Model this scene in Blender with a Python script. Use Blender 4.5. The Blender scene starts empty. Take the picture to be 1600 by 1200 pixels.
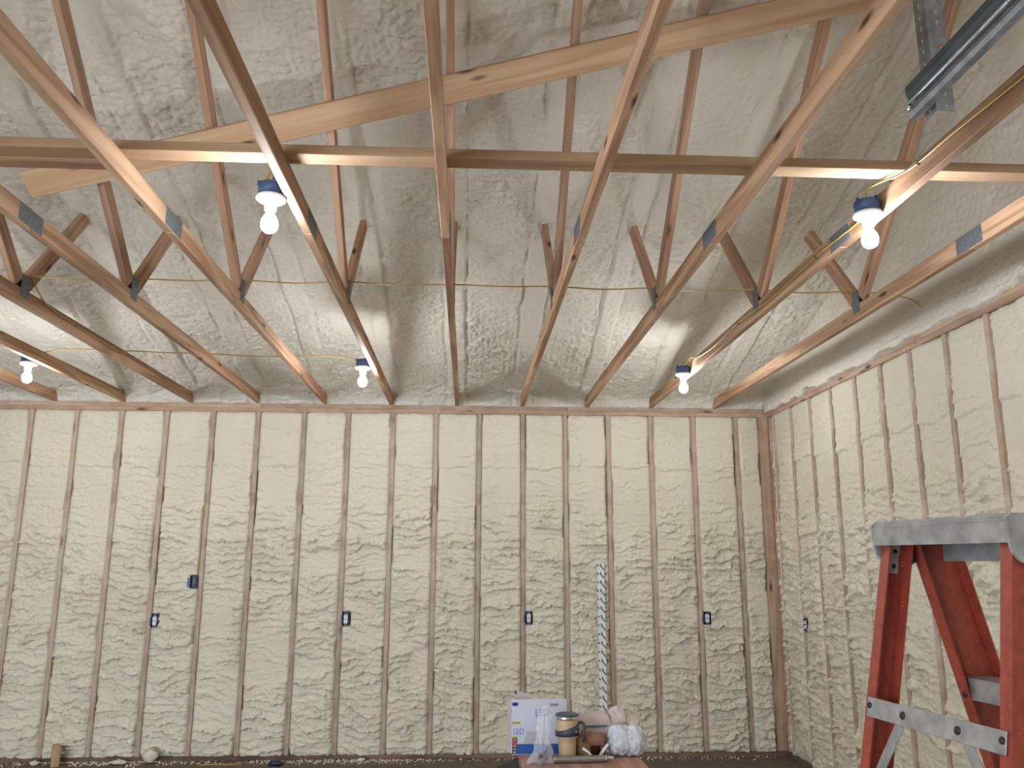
import bpy, bmesh, math, random
import numpy as np
from mathutils import Matrix, Vector

random.seed(7)
scene = bpy.context.scene
COL = scene.collection

# ------------------------------------------------------------------ camera
cam_d = bpy.data.cameras.new('camera')
cam_d.sensor_width = 36.0
cam_d.lens = 1299.3 * 36.0 / 1600.0
cam_d.clip_start = 0.05
cam = bpy.data.objects.new('camera', cam_d)
COL.objects.link(cam)
YAW, PITCH, ROLL = 0.0516, 0.2088, 0.0024
fw = Vector((math.sin(YAW) * math.cos(PITCH), math.cos(YAW) * math.cos(PITCH), math.sin(PITCH)))
ri = Vector((math.cos(YAW), -math.sin(YAW), 0))
up = ri.cross(fw)
r2 = ri * math.cos(ROLL) + up * math.sin(ROLL)
u2 = up * math.cos(ROLL) - ri * math.sin(ROLL)
M = Matrix((r2, u2, -fw)).transposed().to_4x4()
M.translation = (3.9785, -7.6785, 1.6718)
cam.matrix_world = M
scene.camera = cam

# ------------------------------------------------------------------ world, daylight, exposure
world = bpy.data.worlds.new('world')
scene.world = world
world.use_nodes = True
bg = world.node_tree.nodes['Background']
bg.inputs[0].default_value = (0.78, 0.88, 1.0, 1)
bg.inputs[1].default_value = 3.3
scene.view_settings.view_transform = 'Standard'
scene.view_settings.look = 'None'
scene.view_settings.gamma = 1.0
scene.view_settings.use_curve_mapping = False
scene.view_settings.exposure = 1.55
scene.cycles.caustics_reflective = False
scene.cycles.caustics_refractive = False
scene.cycles.max_bounces = 7
scene.cycles.diffuse_bounces = 4
scene.cycles.sample_clamp_indirect = 4.0
BULB_STRENGTH = 150.0

DOOR_X0, DOOR_X1, DOOR_H = -2.7, 2.3, 2.45     # the open garage doorway behind the camera
ROOM_X0, ROOM_X1, ROOM_Y0 = -3.2, 6.8105, -9.14
pl = bpy.data.lights.new('doorway_portal', 'AREA')
pl.shape = 'RECTANGLE'; pl.size = DOOR_X1 - DOOR_X0; pl.size_y = DOOR_H
pl.cycles.is_portal = True
plo = bpy.data.objects.new('doorway_portal', pl); COL.objects.link(plo)
plo.location = ((DOOR_X0 + DOOR_X1) / 2, ROOM_Y0 - 0.05, DOOR_H / 2)
plo.rotation_euler = (math.radians(90), 0, 0)

# ------------------------------------------------------------------ materials
def new_mat(name):
    m = bpy.data.materials.new(name); m.use_nodes = True
    nt = m.node_tree
    return m, nt, nt.nodes['Principled BSDF']

def N(nt, kind, **kw):
    n = nt.nodes.new(kind)
    for k, v in kw.items():
        if k in n.inputs: n.inputs[k].default_value = v
        else: setattr(n, k, v)
    return n

def plain(name, col, rough=0.5, metal=0.0, var=0.12, scale=30.0, bump=0.0, spec=0.5):
    m, nt, b = new_mat(name)
    tc = N(nt, 'ShaderNodeTexCoord')
    nz = N(nt, 'ShaderNodeTexNoise', Scale=scale, Detail=4.0)
    nt.links.new(tc.outputs['Object'], nz.inputs['Vector'])
    cr = N(nt, 'ShaderNodeValToRGB')
    cr.color_ramp.elements[0].position = 0.3; cr.color_ramp.elements[1].position = 0.75
    cr.color_ramp.elements[0].color = (*[c * (1 - var) for c in col], 1)
    cr.color_ramp.elements[1].color = (*[min(1, c * (1 + var)) for c in col], 1)
    nt.links.new(nz.outputs['Fac'], cr.inputs['Fac'])
    nt.links.new(cr.outputs['Color'], b.inputs['Base Color'])
    b.inputs['Roughness'].default_value = rough
    b.inputs['Metallic'].default_value = metal
    b.inputs['Specular IOR Level'].default_value = spec
    if bump:
        bp = N(nt, 'ShaderNodeBump', Strength=bump, Distance=0.002)
        nt.links.new(nz.outputs['Fac'], bp.inputs['Height'])
        nt.links.new(bp.outputs['Normal'], b.inputs['Normal'])
    return m

def wood(name, light, dark, knots=True, frost=0.0, rings=28.0):
    """grain runs along the local X axis of each board"""
    m, nt, b = new_mat(name)
    L = nt.links.new
    tc = N(nt, 'ShaderNodeTexCoord'); oi = N(nt, 'ShaderNodeObjectInfo')
    sc = N(nt, 'ShaderNodeVectorMath', operation='SCALE'); sc.inputs[3].default_value = 37.0
    cmb = N(nt, 'ShaderNodeCombineXYZ')
    for i in range(3): L(oi.outputs['Random'], cmb.inputs[i])
    L(cmb.outputs[0], sc.inputs[0])
    add = N(nt, 'ShaderNodeVectorMath', operation='ADD')
    L(tc.outputs['Object'], add.inputs[0]); L(sc.outputs[0], add.inputs[1])
    mp = N(nt, 'ShaderNodeMapping'); mp.inputs['Scale'].default_value = (0.55, 9.0, 9.0)
    L(add.outputs[0], mp.inputs['Vector'])
    n1 = N(nt, 'ShaderNodeTexNoise', Scale=1.0, Detail=2.0, Distortion=0.3)
    L(mp.outputs[0], n1.inputs['Vector'])
    mul = N(nt, 'ShaderNodeMath', operation='MULTIPLY'); mul.inputs[1].default_value = rings
    L(n1.outputs['Fac'], mul.inputs[0])
    sn = N(nt, 'ShaderNodeMath', operation='SINE'); L(mul.outputs[0], sn.inputs[0])
    mr = N(nt, 'ShaderNodeMapRange'); mr.inputs[1].default_value = -1; mr.inputs[2].default_value = 1
    L(sn.outputs[0], mr.inputs[0])
    mp2 = N(nt, 'ShaderNodeMapping'); mp2.inputs['Scale'].default_value = (4.0, 160.0, 160.0)
    L(add.outputs[0], mp2.inputs['Vector'])
    n2 = N(nt, 'ShaderNodeTexNoise', Scale=1.0, Detail=3.0)
    L(mp2.outputs[0], n2.inputs['Vector'])
    mx = N(nt, 'ShaderNodeMath', operation='MULTIPLY_ADD'); mx.inputs[1].default_value = 0.55
    L(mr.outputs[0], mx.inputs[0])
    h = N(nt, 'ShaderNodeMath', operation='MULTIPLY'); h.inputs[1].default_value = 0.55
    L(n2.outputs['Fac'], h.inputs[0]); L(h.outputs[0], mx.inputs[2])
    cr = N(nt, 'ShaderNodeValToRGB')
    cr.color_ramp.elements[0].position = 0.2; cr.color_ramp.elements[0].color = (*light, 1)
    cr.color_ramp.elements[1].position = 0.95; cr.color_ramp.elements[1].color = (*dark, 1)
    L(mx.outputs[0], cr.inputs['Fac'])
    col = cr.outputs['Color']
    # board to board tone
    hs = N(nt, 'ShaderNodeHueSaturation')
    vr = N(nt, 'ShaderNodeMapRange'); vr.inputs[3].default_value = 0.82; vr.inputs[4].default_value = 1.15
    L(oi.outputs['Random'], vr.inputs[0]); L(vr.outputs[0], hs.inputs['Value']); L(col, hs.inputs['Color'])
    col = hs.outputs['Color']
    if knots:
        mp3 = N(nt, 'ShaderNodeMapping'); mp3.inputs['Scale'].default_value = (2.6, 9.0, 9.0)
        L(add.outputs[0], mp3.inputs['Vector'])
        vo = N(nt, 'ShaderNodeTexVoronoi', Scale=1.0); L(mp3.outputs[0], vo.inputs['Vector'])
        kr = N(nt, 'ShaderNodeValToRGB')
        kr.color_ramp.elements[0].position = 0.06; kr.color_ramp.elements[0].color = (1, 1, 1, 1)
        kr.color_ramp.elements[1].position = 0.16; kr.color_ramp.elements[1].color = (0, 0, 0, 1)
        L(vo.outputs['Distance'], kr.inputs['Fac'])
        mk = N(nt, 'ShaderNodeMix', data_type='RGBA')
        L(kr.outputs['Color'], mk.inputs[0]); L(col, mk.inputs[6])
        mk.inputs[7].default_value = (dark[0] * 0.28, dark[1] * 0.22, dark[2] * 0.2, 1)
        col = mk.outputs[2]
    if frost:                                   # overspray: a thin film of foam dust on the wood
        nf = N(nt, 'ShaderNodeTexNoise', Scale=7.0, Detail=5.0)
        L(tc.outputs['Object'], nf.inputs['Vector'])
        fr = N(nt, 'ShaderNodeMapRange'); fr.inputs[1].default_value = 0.35; fr.inputs[2].default_value = 0.8
        fr.inputs[4].default_value = frost
        L(nf.outputs['Fac'], fr.inputs[0])
        mf = N(nt, 'ShaderNodeMix', data_type='RGBA')
        L(fr.outputs[0], mf.inputs[0]); L(col, mf.inputs[6]); mf.inputs[7].default_value = (0.62, 0.52, 0.44, 1)
        col = mf.outputs[2]
    L(col, b.inputs['Base Color'])
    b.inputs['Roughness'].default_value = 0.72
    b.inputs['Specular IOR Level'].default_value = 0.22
    bp = N(nt, 'ShaderNodeBump', Strength=0.25, Distance=0.0015)
    L(n2.outputs['Fac'], bp.inputs['Height']); L(bp.outputs['Normal'], b.inputs['Normal'])
    return m

def foam(name, c0, c1, fine=90.0, bump=0.9):
    m, nt, b = new_mat(name); L = nt.links.new
    tc = N(nt, 'ShaderNodeTexCoord')
    n0 = N(nt, 'ShaderNodeTexNoise', Scale=1.3, Detail=3.0); L(tc.outputs['Object'], n0.inputs['Vector'])
    cr = N(nt, 'ShaderNodeValToRGB')
    cr.color_ramp.elements[0].position = 0.3; cr.color_ramp.elements[0].color = (*c0, 1)
    cr.color_ramp.elements[1].position = 0.7; cr.color_ramp.elements[1].color = (*c1, 1)
    L(n0.outputs['Fac'], cr.inputs['Fac']); L(cr.outputs['Color'], b.inputs['Base Color'])
    b.inputs['Roughness'].default_value = 0.55
    b.inputs['Specular IOR Level'].default_value = 0.25
    n1 = N(nt, 'ShaderNodeTexNoise', Scale=fine, Detail=4.0, Roughness=0.6); L(tc.outputs['Object'], n1.inputs['Vector'])
    bp = N(nt, 'ShaderNodeBump', Strength=bump, Distance=0.006)
    L(n1.outputs['Fac'], bp.inputs['Height']); L(bp.outputs['Normal'], b.inputs['Normal'])
    return m

MAT = {}
MAT['truss'] = wood('truss_pine', (0.58, 0.375, 0.235), (0.31, 0.165, 0.095))
MAT['web'] = wood('web_pine', (0.55, 0.35, 0.235), (0.35, 0.195, 0.125))
MAT['brace'] = wood('brace_pine', (0.62, 0.43, 0.27), (0.46, 0.28, 0.16), rings=16.0)
MAT['stud'] = wood('stud_pine', (0.48, 0.35, 0.265), (0.37, 0.25, 0.18), knots=True, frost=0.8)
MAT['stud_dusty'] = wood('dusty_stud_pine', (0.50, 0.37, 0.28), (0.42, 0.29, 0.21), knots=False, frost=1.1)
MAT['plate_wood'] = wood('plate_pine', (0.49, 0.335, 0.235), (0.34, 0.205, 0.135), frost=0.45)
MAT['dark_wood'] = wood('treated_sill', (0.20, 0.13, 0.085), (0.10, 0.06, 0.04), frost=0.12)
MAT['foam_wall'] = foam('spray_foam_wall', (0.70, 0.635, 0.50), (0.77, 0.71, 0.575))
MAT['foam_roof'] = foam('spray_foam_roof', (0.69, 0.635, 0.54), (0.77, 0.72, 0.62), fine=60.0, bump=0.9)
MAT['osb'] = wood('sheathing', (0.45, 0.24, 0.12), (0.30, 0.14, 0.07), knots=False)
MAT['galv'] = plain('galvanised_steel', (0.30, 0.315, 0.34), 0.58, 0.7, 0.25, 25)
MAT['plate_metal'] = plain('connector_plate_steel', (0.17, 0.19, 0.205), 0.55, 0.5, 0.25, 60)
MAT['dark_steel'] = plain('track_steel', (0.07, 0.085, 0.09), 0.55, 0.7, 0.25, 12)  # track web only: its shaded look is put into the colour
MAT['cable'] = plain('yellow_cable_jacket', (0.50, 0.34, 0.07), 0.45)
MAT['blue_box'] = plain('blue_plastic_box', (0.03, 0.075, 0.20), 0.4)
MAT['navy'] = plain('navy_plastic', (0.012, 0.02, 0.06), 0.4)
MAT['porcelain'] = plain('white_porcelain', (0.86, 0.86, 0.86), 0.3, 0, 0.03)
MAT['white_plastic'] = plain('white_plastic', (0.80, 0.79, 0.80), 0.4, 0, 0.04)
MAT['black'] = plain('black_plastic', (0.012, 0.012, 0.014), 0.5)
MAT['orange'] = plain('orange_fibreglass', (0.33, 0.058, 0.034), 0.42, 0, 0.22, 45, 0.25)
_nt = MAT['orange'].node_tree; _b = _nt.nodes['Principled BSDF']      # pale scuffs and paint specks
_tc = N(_nt, 'ShaderNodeTexCoord'); _sp = N(_nt, 'ShaderNodeTexNoise', Scale=85.0, Detail=3.0, Roughness=0.65)
_nt.links.new(_tc.outputs['Object'], _sp.inputs['Vector'])
_rr = N(_nt, 'ShaderNodeMapRange'); _rr.inputs[1].default_value = 0.66; _rr.inputs[2].default_value = 0.76; _rr.inputs[4].default_value = 0.55
_nt.links.new(_sp.outputs['Fac'], _rr.inputs[0])
_mx = N(_nt, 'ShaderNodeMix', data_type='RGBA'); _mx.inputs[7].default_value = (0.62, 0.46, 0.40, 1)
_nt.links.new(_rr.outputs[0], _mx.inputs[0]); _nt.links.new(_b.inputs['Base Color'].links[0].from_socket, _mx.inputs[6])
_nt.links.new(_mx.outputs[2], _b.inputs['Base Color'])
MAT['alu'] = plain('scuffed_aluminium', (0.42, 0.415, 0.41), 0.5, 0.55, 0.28, 22, 0.2)
MAT['cap'] = plain('scuffed_cap', (0.36, 0.355, 0.35), 0.55, 0.25, 0.35, 18, 0.25)
MAT['rivet'] = plain('dark_rivet', (0.05, 0.045, 0.045), 0.5, 0.6)
m, nt, b = new_mat('slab_with_dirt')          # unseen concrete kept pale to bounce light upward, brown dirt along the back wall
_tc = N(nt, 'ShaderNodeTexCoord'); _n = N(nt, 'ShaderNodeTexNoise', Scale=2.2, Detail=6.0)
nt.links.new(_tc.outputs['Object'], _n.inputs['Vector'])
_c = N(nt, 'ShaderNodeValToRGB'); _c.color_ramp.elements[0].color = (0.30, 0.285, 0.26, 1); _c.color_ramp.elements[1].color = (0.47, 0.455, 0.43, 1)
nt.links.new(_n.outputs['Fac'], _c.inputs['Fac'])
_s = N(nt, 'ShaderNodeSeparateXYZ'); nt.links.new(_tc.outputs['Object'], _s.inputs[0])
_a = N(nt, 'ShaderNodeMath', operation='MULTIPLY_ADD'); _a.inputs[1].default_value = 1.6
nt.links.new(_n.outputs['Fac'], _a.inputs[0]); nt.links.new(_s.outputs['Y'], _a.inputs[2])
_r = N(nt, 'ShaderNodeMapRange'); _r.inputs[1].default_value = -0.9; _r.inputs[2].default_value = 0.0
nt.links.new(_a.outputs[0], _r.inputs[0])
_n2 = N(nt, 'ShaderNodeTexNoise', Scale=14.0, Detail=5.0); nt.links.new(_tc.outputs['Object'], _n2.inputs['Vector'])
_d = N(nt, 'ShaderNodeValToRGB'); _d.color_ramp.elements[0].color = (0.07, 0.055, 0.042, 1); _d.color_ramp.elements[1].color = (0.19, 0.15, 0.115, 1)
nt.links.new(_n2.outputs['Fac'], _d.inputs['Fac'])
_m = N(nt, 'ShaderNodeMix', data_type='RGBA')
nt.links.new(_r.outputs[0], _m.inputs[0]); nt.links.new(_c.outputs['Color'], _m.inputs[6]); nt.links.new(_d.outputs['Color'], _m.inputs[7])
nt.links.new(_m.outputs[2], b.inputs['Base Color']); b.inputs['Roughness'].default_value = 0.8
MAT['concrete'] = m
MAT['dark_ply'] = plain('dark_panel', (0.012, 0.010, 0.009), 0.7)
MAT['benchtop'] = wood('bench_plywood', (0.50, 0.30, 0.22), (0.34, 0.18, 0.125), knots=False)
MAT['box_white'] = plain('white_carton', (0.60, 0.60, 0.70), 0.45, 0, 0.02)
MAT['box_pink'] = plain('plain_carton', (0.50, 0.42, 0.41), 0.7, 0, 0.08)
MAT['print_blue'] = plain('blue_print', (0.02, 0.10, 0.34), 0.45)
MAT['print_lblue'] = plain('light_blue_print', (0.10, 0.24, 0.55), 0.45)
MAT['print_grey'] = plain('grey_print', (0.45, 0.45, 0.53), 0.45)
MAT['print_red'] = plain('red_print', (0.62, 0.05, 0.07), 0.45)
MAT['print_yellow'] = plain('yellow_print', (0.48, 0.36, 0.03), 0.45)
MAT['tan'] = plain('tan_powder_coat', (0.55, 0.41, 0.25), 0.4, 0, 0.04)
MAT['steel'] = plain('brushed_steel', (0.62, 0.62, 0.62), 0.22, 1.0, 0.05)
MAT['charcoal'] = plain('charcoal_rubber', (0.05, 0.055, 0.075), 0.5)
MAT['bag_white'] = plain('white_film', (0.62, 0.645, 0.69), 0.35, 0, 0.05, 12)
MAT['bag_pink'] = plain('pinkish_film', (0.62, 0.50, 0.47), 0.45, 0, 0.08, 12)
MAT['green_print'] = plain('green_print', (0.02, 0.16, 0.09), 0.5)
MAT['kraft'] = plain('kraft_paper', (0.27, 0.14, 0.075), 0.8, 0, 0.15, 20)
MAT['lumber'] = wood('offcut_pine', (0.52, 0.32, 0.19), (0.36, 0.2, 0.11), frost=0.2)
MAT['tube_grey'] = plain('grey_tube', (0.34, 0.33, 0.30), 0.35, 0.7)
MAT['strip'] = plain('white_strip', (0.74, 0.72, 0.73), 0.55, 0, 0.03)
MAT['print_dark'] = plain('dark_print', (0.05, 0.05, 0.06), 0.6)

m, nt, b = new_mat('lit_bulb')
b.inputs['Base Color'].default_value = (0.9, 0.9, 0.9, 1)
b.inputs['Emission Color'].default_value = (0.90, 0.95, 1.0, 1)
b.inputs['Emission Strength'].default_value = BULB_STRENGTH
MAT['bulb'] = m
m, nt, b = new_mat('clear_film')
b.inputs['Base Color'].default_value = (0.80, 0.80, 0.86, 1)
b.inputs['Roughness'].default_value = 0.12
b.inputs['Alpha'].default_value = 0.30
b.inputs['Specular IOR Level'].default_value = 0.9
MAT['clear'] = m

# ------------------------------------------------------------------ builders
WM = {}                       # world matrices of parents
def link(o, parent=None, Mw=None):
    COL.objects.link(o)
    Mw = Mw or Matrix.Identity(4)
    if parent is not None:
        o.parent = parent
        o.matrix_basis = WM[parent.name].inverted() @ Mw
    else:
        o.matrix_basis = Mw
    WM[o.name] = Mw
    return o

def tag(o, label, cat, group=None):
    o['label'] = label; o['category'] = cat
    if group: o['group'] = group
    return o

def empty(name, loc, rotz=0.0):
    o = bpy.data.objects.new(name, None); o.empty_display_size = 0.1
    return link(o, None, Matrix.Translation(loc) @ Matrix.Rotation(rotz, 4, 'Z'))

def mesh(name, verts, faces, smooth=False):
    me = bpy.data.meshes.new(name)
    me.from_pydata([tuple(v) for v in verts], [], faces)
    if smooth: me.polygons.foreach_set('use_smooth', [True] * len(me.polygons))
    me.update()
    return me

def obj(name, me, mat, parent=None, Mw=None):
    if mat is not None and not me.materials: me.materials.append(MAT[mat] if isinstance(mat, str) else mat)
    return link(bpy.data.objects.new(name, me), parent, Mw)

_boxes = {}
def box_mesh(sx, sy, sz, ch=0.002):
    """chamfered box centred on the origin"""
    ch = min(ch, sx * .3, sy * .3, sz * .3)
    bm = bmesh.new(); bmesh.ops.create_cube(bm, size=1.0)
    bmesh.ops.scale(bm, vec=(sx, sy, sz), verts=bm.verts)
    if ch > 0: bmesh.ops.bevel(bm, geom=bm.edges[:], offset=ch, segments=1, affect='EDGES')
    me = bpy.data.meshes.new('box'); bm.to_mesh(me); bm.free()
    return me

def box(name, c, s, mat, parent=None, R=None, ch=0.002, share=True):
    key = (round(s[0], 4), round(s[1], 4), round(s[2], 4), mat, ch)
    me = _boxes.get(key) if share else None
    if me is None:
        me = box_mesh(*s, ch=ch); me.materials.append(MAT[mat])
        if share: _boxes[key] = me
    Mw = Matrix.Translation(c)
    if R is not None: Mw = Mw @ R.to_4x4()
    return obj(name, me, None, parent, Mw)

def frame(xa, za):
    """rotation with local X along xa and local Z close to za"""
    x = Vector(xa).normalized(); y = Vector(za).cross(x).normalized(); z = x.cross(y)
    return Matrix((x, y, z)).transposed()

def beam(name, p0, p1, wy, wz, mat, parent=None, za=(0, 0, 1), ch=0.003):
    p0 = Vector(p0); p1 = Vector(p1)
    return box(name, (p0 + p1) / 2, ((p1 - p0).length, wy, wz), mat, parent, frame(p1 - p0, za), ch)

def lathe_mesh(prof, n=24, axis='Z', cap=True):
    v = []; f = []
    for r, z in prof:
        for i in range(n):
            a = 2 * math.pi * i / n
            v.append((r * math.cos(a), r * math.sin(a), z))
    for j in range(len(prof) - 1):
        for i in range(n):
            f.append((j * n + i, j * n + (i + 1) % n, (j + 1) * n + (i + 1) % n, (j + 1) * n + i))
    if cap:
        f.append(tuple(reversed(range(n)))); k = (len(prof) - 1) * n; f.append(tuple(range(k, k + n)))
    return mesh('lathe', v, f, True)

def tube_mesh(pts, r, n=8):
    pts = [Vector(q) for q in pts]; v = []; f = []
    prev = None
    for i, q in enumerate(pts):
        t = (pts[min(i + 1, len(pts) - 1)] - pts[max(i - 1, 0)]).normalized()
        if prev is None:
            a = Vector((0, 0, 1)) if abs(t.z) < 0.9 else Vector((1, 0, 0))
            prev = a.cross(t).normalized()
        s = (prev - t * prev.dot(t)).normalized(); b_ = t.cross(s); prev = s
        for k in range(n):
            an = 2 * math.pi * k / n
            v.append(q + (s * math.cos(an) + b_ * math.sin(an)) * r)
    for i in range(len(pts) - 1):
        for k in range(n):
            f.append((i * n + k, i * n + (k + 1) % n, (i + 1) * n + (k + 1) % n, (i + 1) * n + k))
    f.append(tuple(reversed(range(n)))); k = (len(pts) - 1) * n; f.append(tuple(range(k, k + n)))
    return mesh('tube', v, f, True)

def prism_mesh(poly, d0, d1):
    """closed 2D polygon (a,b) extruded along the third axis: verts (a, d, b)"""
    n = len(poly)
    v = [(a, d0, b_) for a, b_ in poly] + [(a, d1, b_) for a, b_ in poly]
    f = [tuple(range(n)), tuple(reversed(range(n, 2 * n)))]
    f += [(i, i + n, (i + 1) % n + n, (i + 1) % n) for i in range(n)]
    me = mesh('prism', v, f)
    bm = bmesh.new(); bm.from_mesh(me); bmesh.ops.recalc_face_normals(bm, faces=bm.faces); bm.to_mesh(me); bm.free()
    return me

def text_obj(name, body, size, mat, parent, Mw, ext=0.0004):
    cu = bpy.data.curves.new(name, 'FONT'); cu.body = body; cu.size = size; cu.extrude = ext
    cu.align_x = 'LEFT'; cu.resolution_u = 3
    t = bpy.data.objects.new('tmp', cu); COL.objects.link(t)
    dg = bpy.context.evaluated_depsgraph_get()
    me = bpy.data.meshes.new_from_object(t.evaluated_get(dg))
    bpy.data.objects.remove(t); bpy.data.curves.remove(cu)
    me.materials.clear()
    return obj(name, me, mat, parent, Mw)

# ---- numpy noise
class Noise:
    def __init__(s, seed, n=256):
        s.t = np.random.default_rng(seed).random((n, n)); s.n = n
    def __call__(s, x, y):
        xi = np.floor(x).astype(int); yi = np.floor(y).astype(int)
        fx = x - xi; fy = y - yi
        fx = fx * fx * fx * (fx * (fx * 6 - 15) + 10); fy = fy * fy * fy * (fy * (fy * 6 - 15) + 10)
        n = s.n; x0 = xi % n; x1 = (xi + 1) % n; y0 = yi % n; y1 = (yi + 1) % n; t = s.t
        return (t[y0, x0] * (1 - fx) + t[y0, x1] * fx) * (1 - fy) + (t[y1, x0] * (1 - fx) + t[y1, x1] * fx) * fy
def sst(a, b_, x):
    t = np.clip((x - a) / (b_ - a), 0, 1); return t * t * (3 - 2 * t)

def grid_mesh(name, P, flip=False):
    """P: (rows, cols, 3)"""
    h, w = P.shape[:2]
    me = bpy.data.meshes.new(name)
    me.vertices.add(h * w); me.vertices.foreach_set('co', P.astype(np.float32).ravel())
    i = np.arange((h - 1) * (w - 1)); r = i // (w - 1); c = i % (w - 1)
    a = r * w + c
    q = np.stack([a, a + 1, a + w + 1, a + w], 1)
    if flip: q = q[:, ::-1]
    nf = len(q)
    me.loops.add(nf * 4); me.loops.foreach_set('vertex_index', q.astype(np.int32).ravel())
    me.polygons.add(nf)
    me.polygons.foreach_set('loop_start', np.arange(0, nf * 4, 4, dtype=np.int32))
    me.polygons.foreach_set('use_smooth', np.ones(nf, dtype=bool))
    me.update(calc_edges=True); me.validate()
    return me

def pad(A):
    return np.pad(A, 1, mode='edge')

def foam_height(w, h, seed, cell, rough=1.0, gaps=0.5):
    """relief of one stud bay filled with spray foam: lumpy, sagging lifts below, smoother above"""
    nx = max(8, int(w / cell)); nz = max(8, int(h / cell))
    x, z = np.meshgrid(np.linspace(0, w, nx), np.linspace(0, h, nz))
    rg = np.random.default_rng(seed * 13 + 5)
    A, B, C_, D = (Noise(seed * 7 + k) for k in range(4))
    o = rg.random(8) * 90
    n1 = A(x / .34 + o[0], z / .30 + o[1])
    calm = .22 + .78 * sst(.12, .36, n1)                              # flat trowelled-looking patches
    low = 0.30 + 0.70 * sst(2.35, 1.75, z + .35 * (B(x / .3 + o[2], z / .4) - .5))
    m_ = calm * low * rough
    warp = 1.9 * B(x / .26 + o[3], z / .15 + o[4]) + 0.62 * C_(x / .055 + o[5], z / .035) + 0.34 * A(x / .018, z / .018 + o[0])
    ph = z / .068 + warp + rg.uniform(-2.0, 2.6) * x
    k = np.floor(ph); s = ph - k
    lip = np.where(s < .11, sst(0, .11, s), 1 - sst(.11, 1.02, s) ** .8)
    amp = .25 + 1.1 * sst(.25, .75, D(x / .13 + 3.7 * k, k * 1.37 + o[6]))
    hgt = .0350 * m_ * lip * amp
    # second, finer set of folds
    ph2 = z / .031 + 1.5 * C_(x / .10 + o[6], z / .06 + o[2]) + .8 * A(x / .02 + o[1], z / .02) - rg.uniform(-2, 2.) * x
    k2 = np.floor(ph2); s2 = ph2 - k2
    lip2 = np.where(s2 < .25, sst(0, .25, s2), 1 - sst(.25, 1., s2))
    hgt += .0115 * m_ * lip2 * sst(.3, .7, D(x / .08 + 1.9 * k2, k2 * .77 + o[1]))
    # lumps
    l = np.abs(2 * A(x / .050 + o[2], z / .026 + o[3]) - 1) ** .6
    lf = np.abs(2 * D(x / .022 + o[4], z / .0185 + o[5]) - 1) ** .7
    hgt += (m_ + .12) * (.0095 * l + .0120 * lf) + .0022 * B(x / .011, z / .011 + o[1])
    hgt += .016 * (C_(x / .22 + o[4], z / .45 + o[5]) - .5)
    # the seam between the two lifts
    zs = 2.455 + .05 * (B(x / .2 + o[7], z * 0 + o[0]) - .5) + .02 * C_(x / .05 + o[3], z * 0)
    on = sst(.2, .5, D(x / .16 + o[5], z * 0 + seed))
    d = z - zs
    hgt += on * np.where(d > 0, .020 * np.exp(-np.clip(d, 0, 9) / .06) * sst(0, .012, d), 0)
    hgt += .004 * sst(0, .03, d)
    hgt *= .25 + .75 * sst(0, .03, np.minimum(x, w - x))
    # edges: the foam draws back a little beside the studs, in places leaving a slot
    for side in (0, 1):
        e = x if side == 0 else w - x
        hgt -= .006 * (1 - sst(0, .016, e))
        g = sst(.70, .78, A(z / .19 + o[side] + 11, z * 0 + seed * .7 + side * 31))
        wid = .008 + .022 * C_(z / .03 + o[2 + side], z * 0 + side) * (1.0 if side else .7)
        hgt -= gaps * .05 * g * (1 - sst(wid * .55, wid, e))
    hgt -= .012 * (1 - sst(0, .03, h - z)) + .010 * (1 - sst(0, .03, z))
    return x, z, hgt

# ------------------------------------------------------------------ room shell
S = 0.4064
PB = 3.0073                   # underside of the double top plate
PT = PB + 0.076               # top of it: the trusses sit here
SD = 0.14                     # stud depth

def structure(name, loc=(0, 0, 0)):
    o = empty(name, loc); o['kind'] = 'structure'; return o

# floor slab
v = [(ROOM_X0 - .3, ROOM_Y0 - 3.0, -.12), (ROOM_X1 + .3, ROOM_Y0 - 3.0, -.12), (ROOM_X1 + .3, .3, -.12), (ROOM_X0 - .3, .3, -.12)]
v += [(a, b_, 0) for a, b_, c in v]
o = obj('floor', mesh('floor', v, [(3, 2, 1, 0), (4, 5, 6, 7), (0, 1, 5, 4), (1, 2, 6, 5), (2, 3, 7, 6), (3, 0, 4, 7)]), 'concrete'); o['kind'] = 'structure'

# ---- back wall
wb = structure('wall_back')
box('sheathing', ((ROOM_X0 + ROOM_X1) / 2 + .07, SD + .008, PT / 2), (ROOM_X1 - ROOM_X0 + .3, .014, PT), 'osb', wb)
topm = [-.003, .398, .801, 1.207, 1.625, 2.032, 2.453, 2.858, 3.272, 3.670, 4.072, 4.478, 4.876, 5.28, 5.685, 6.09, 6.5]
studs = [topm[0] - S * k for k in range(7, 0, -1)] + topm
for k, x in enumerate(studs):
    rz = Matrix.Rotation(random.uniform(-.0015, .0015), 3, 'Y') @ Matrix.Rotation(-math.pi / 2, 3, 'Y')
    box('stud', (x, SD / 2 + random.uniform(-.003, .003), .038 + (PB - .038) / 2), (PB - .038, SD, .038), 'stud', wb,
        Matrix.Rotation(-math.pi / 2, 3, 'Y'))
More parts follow.
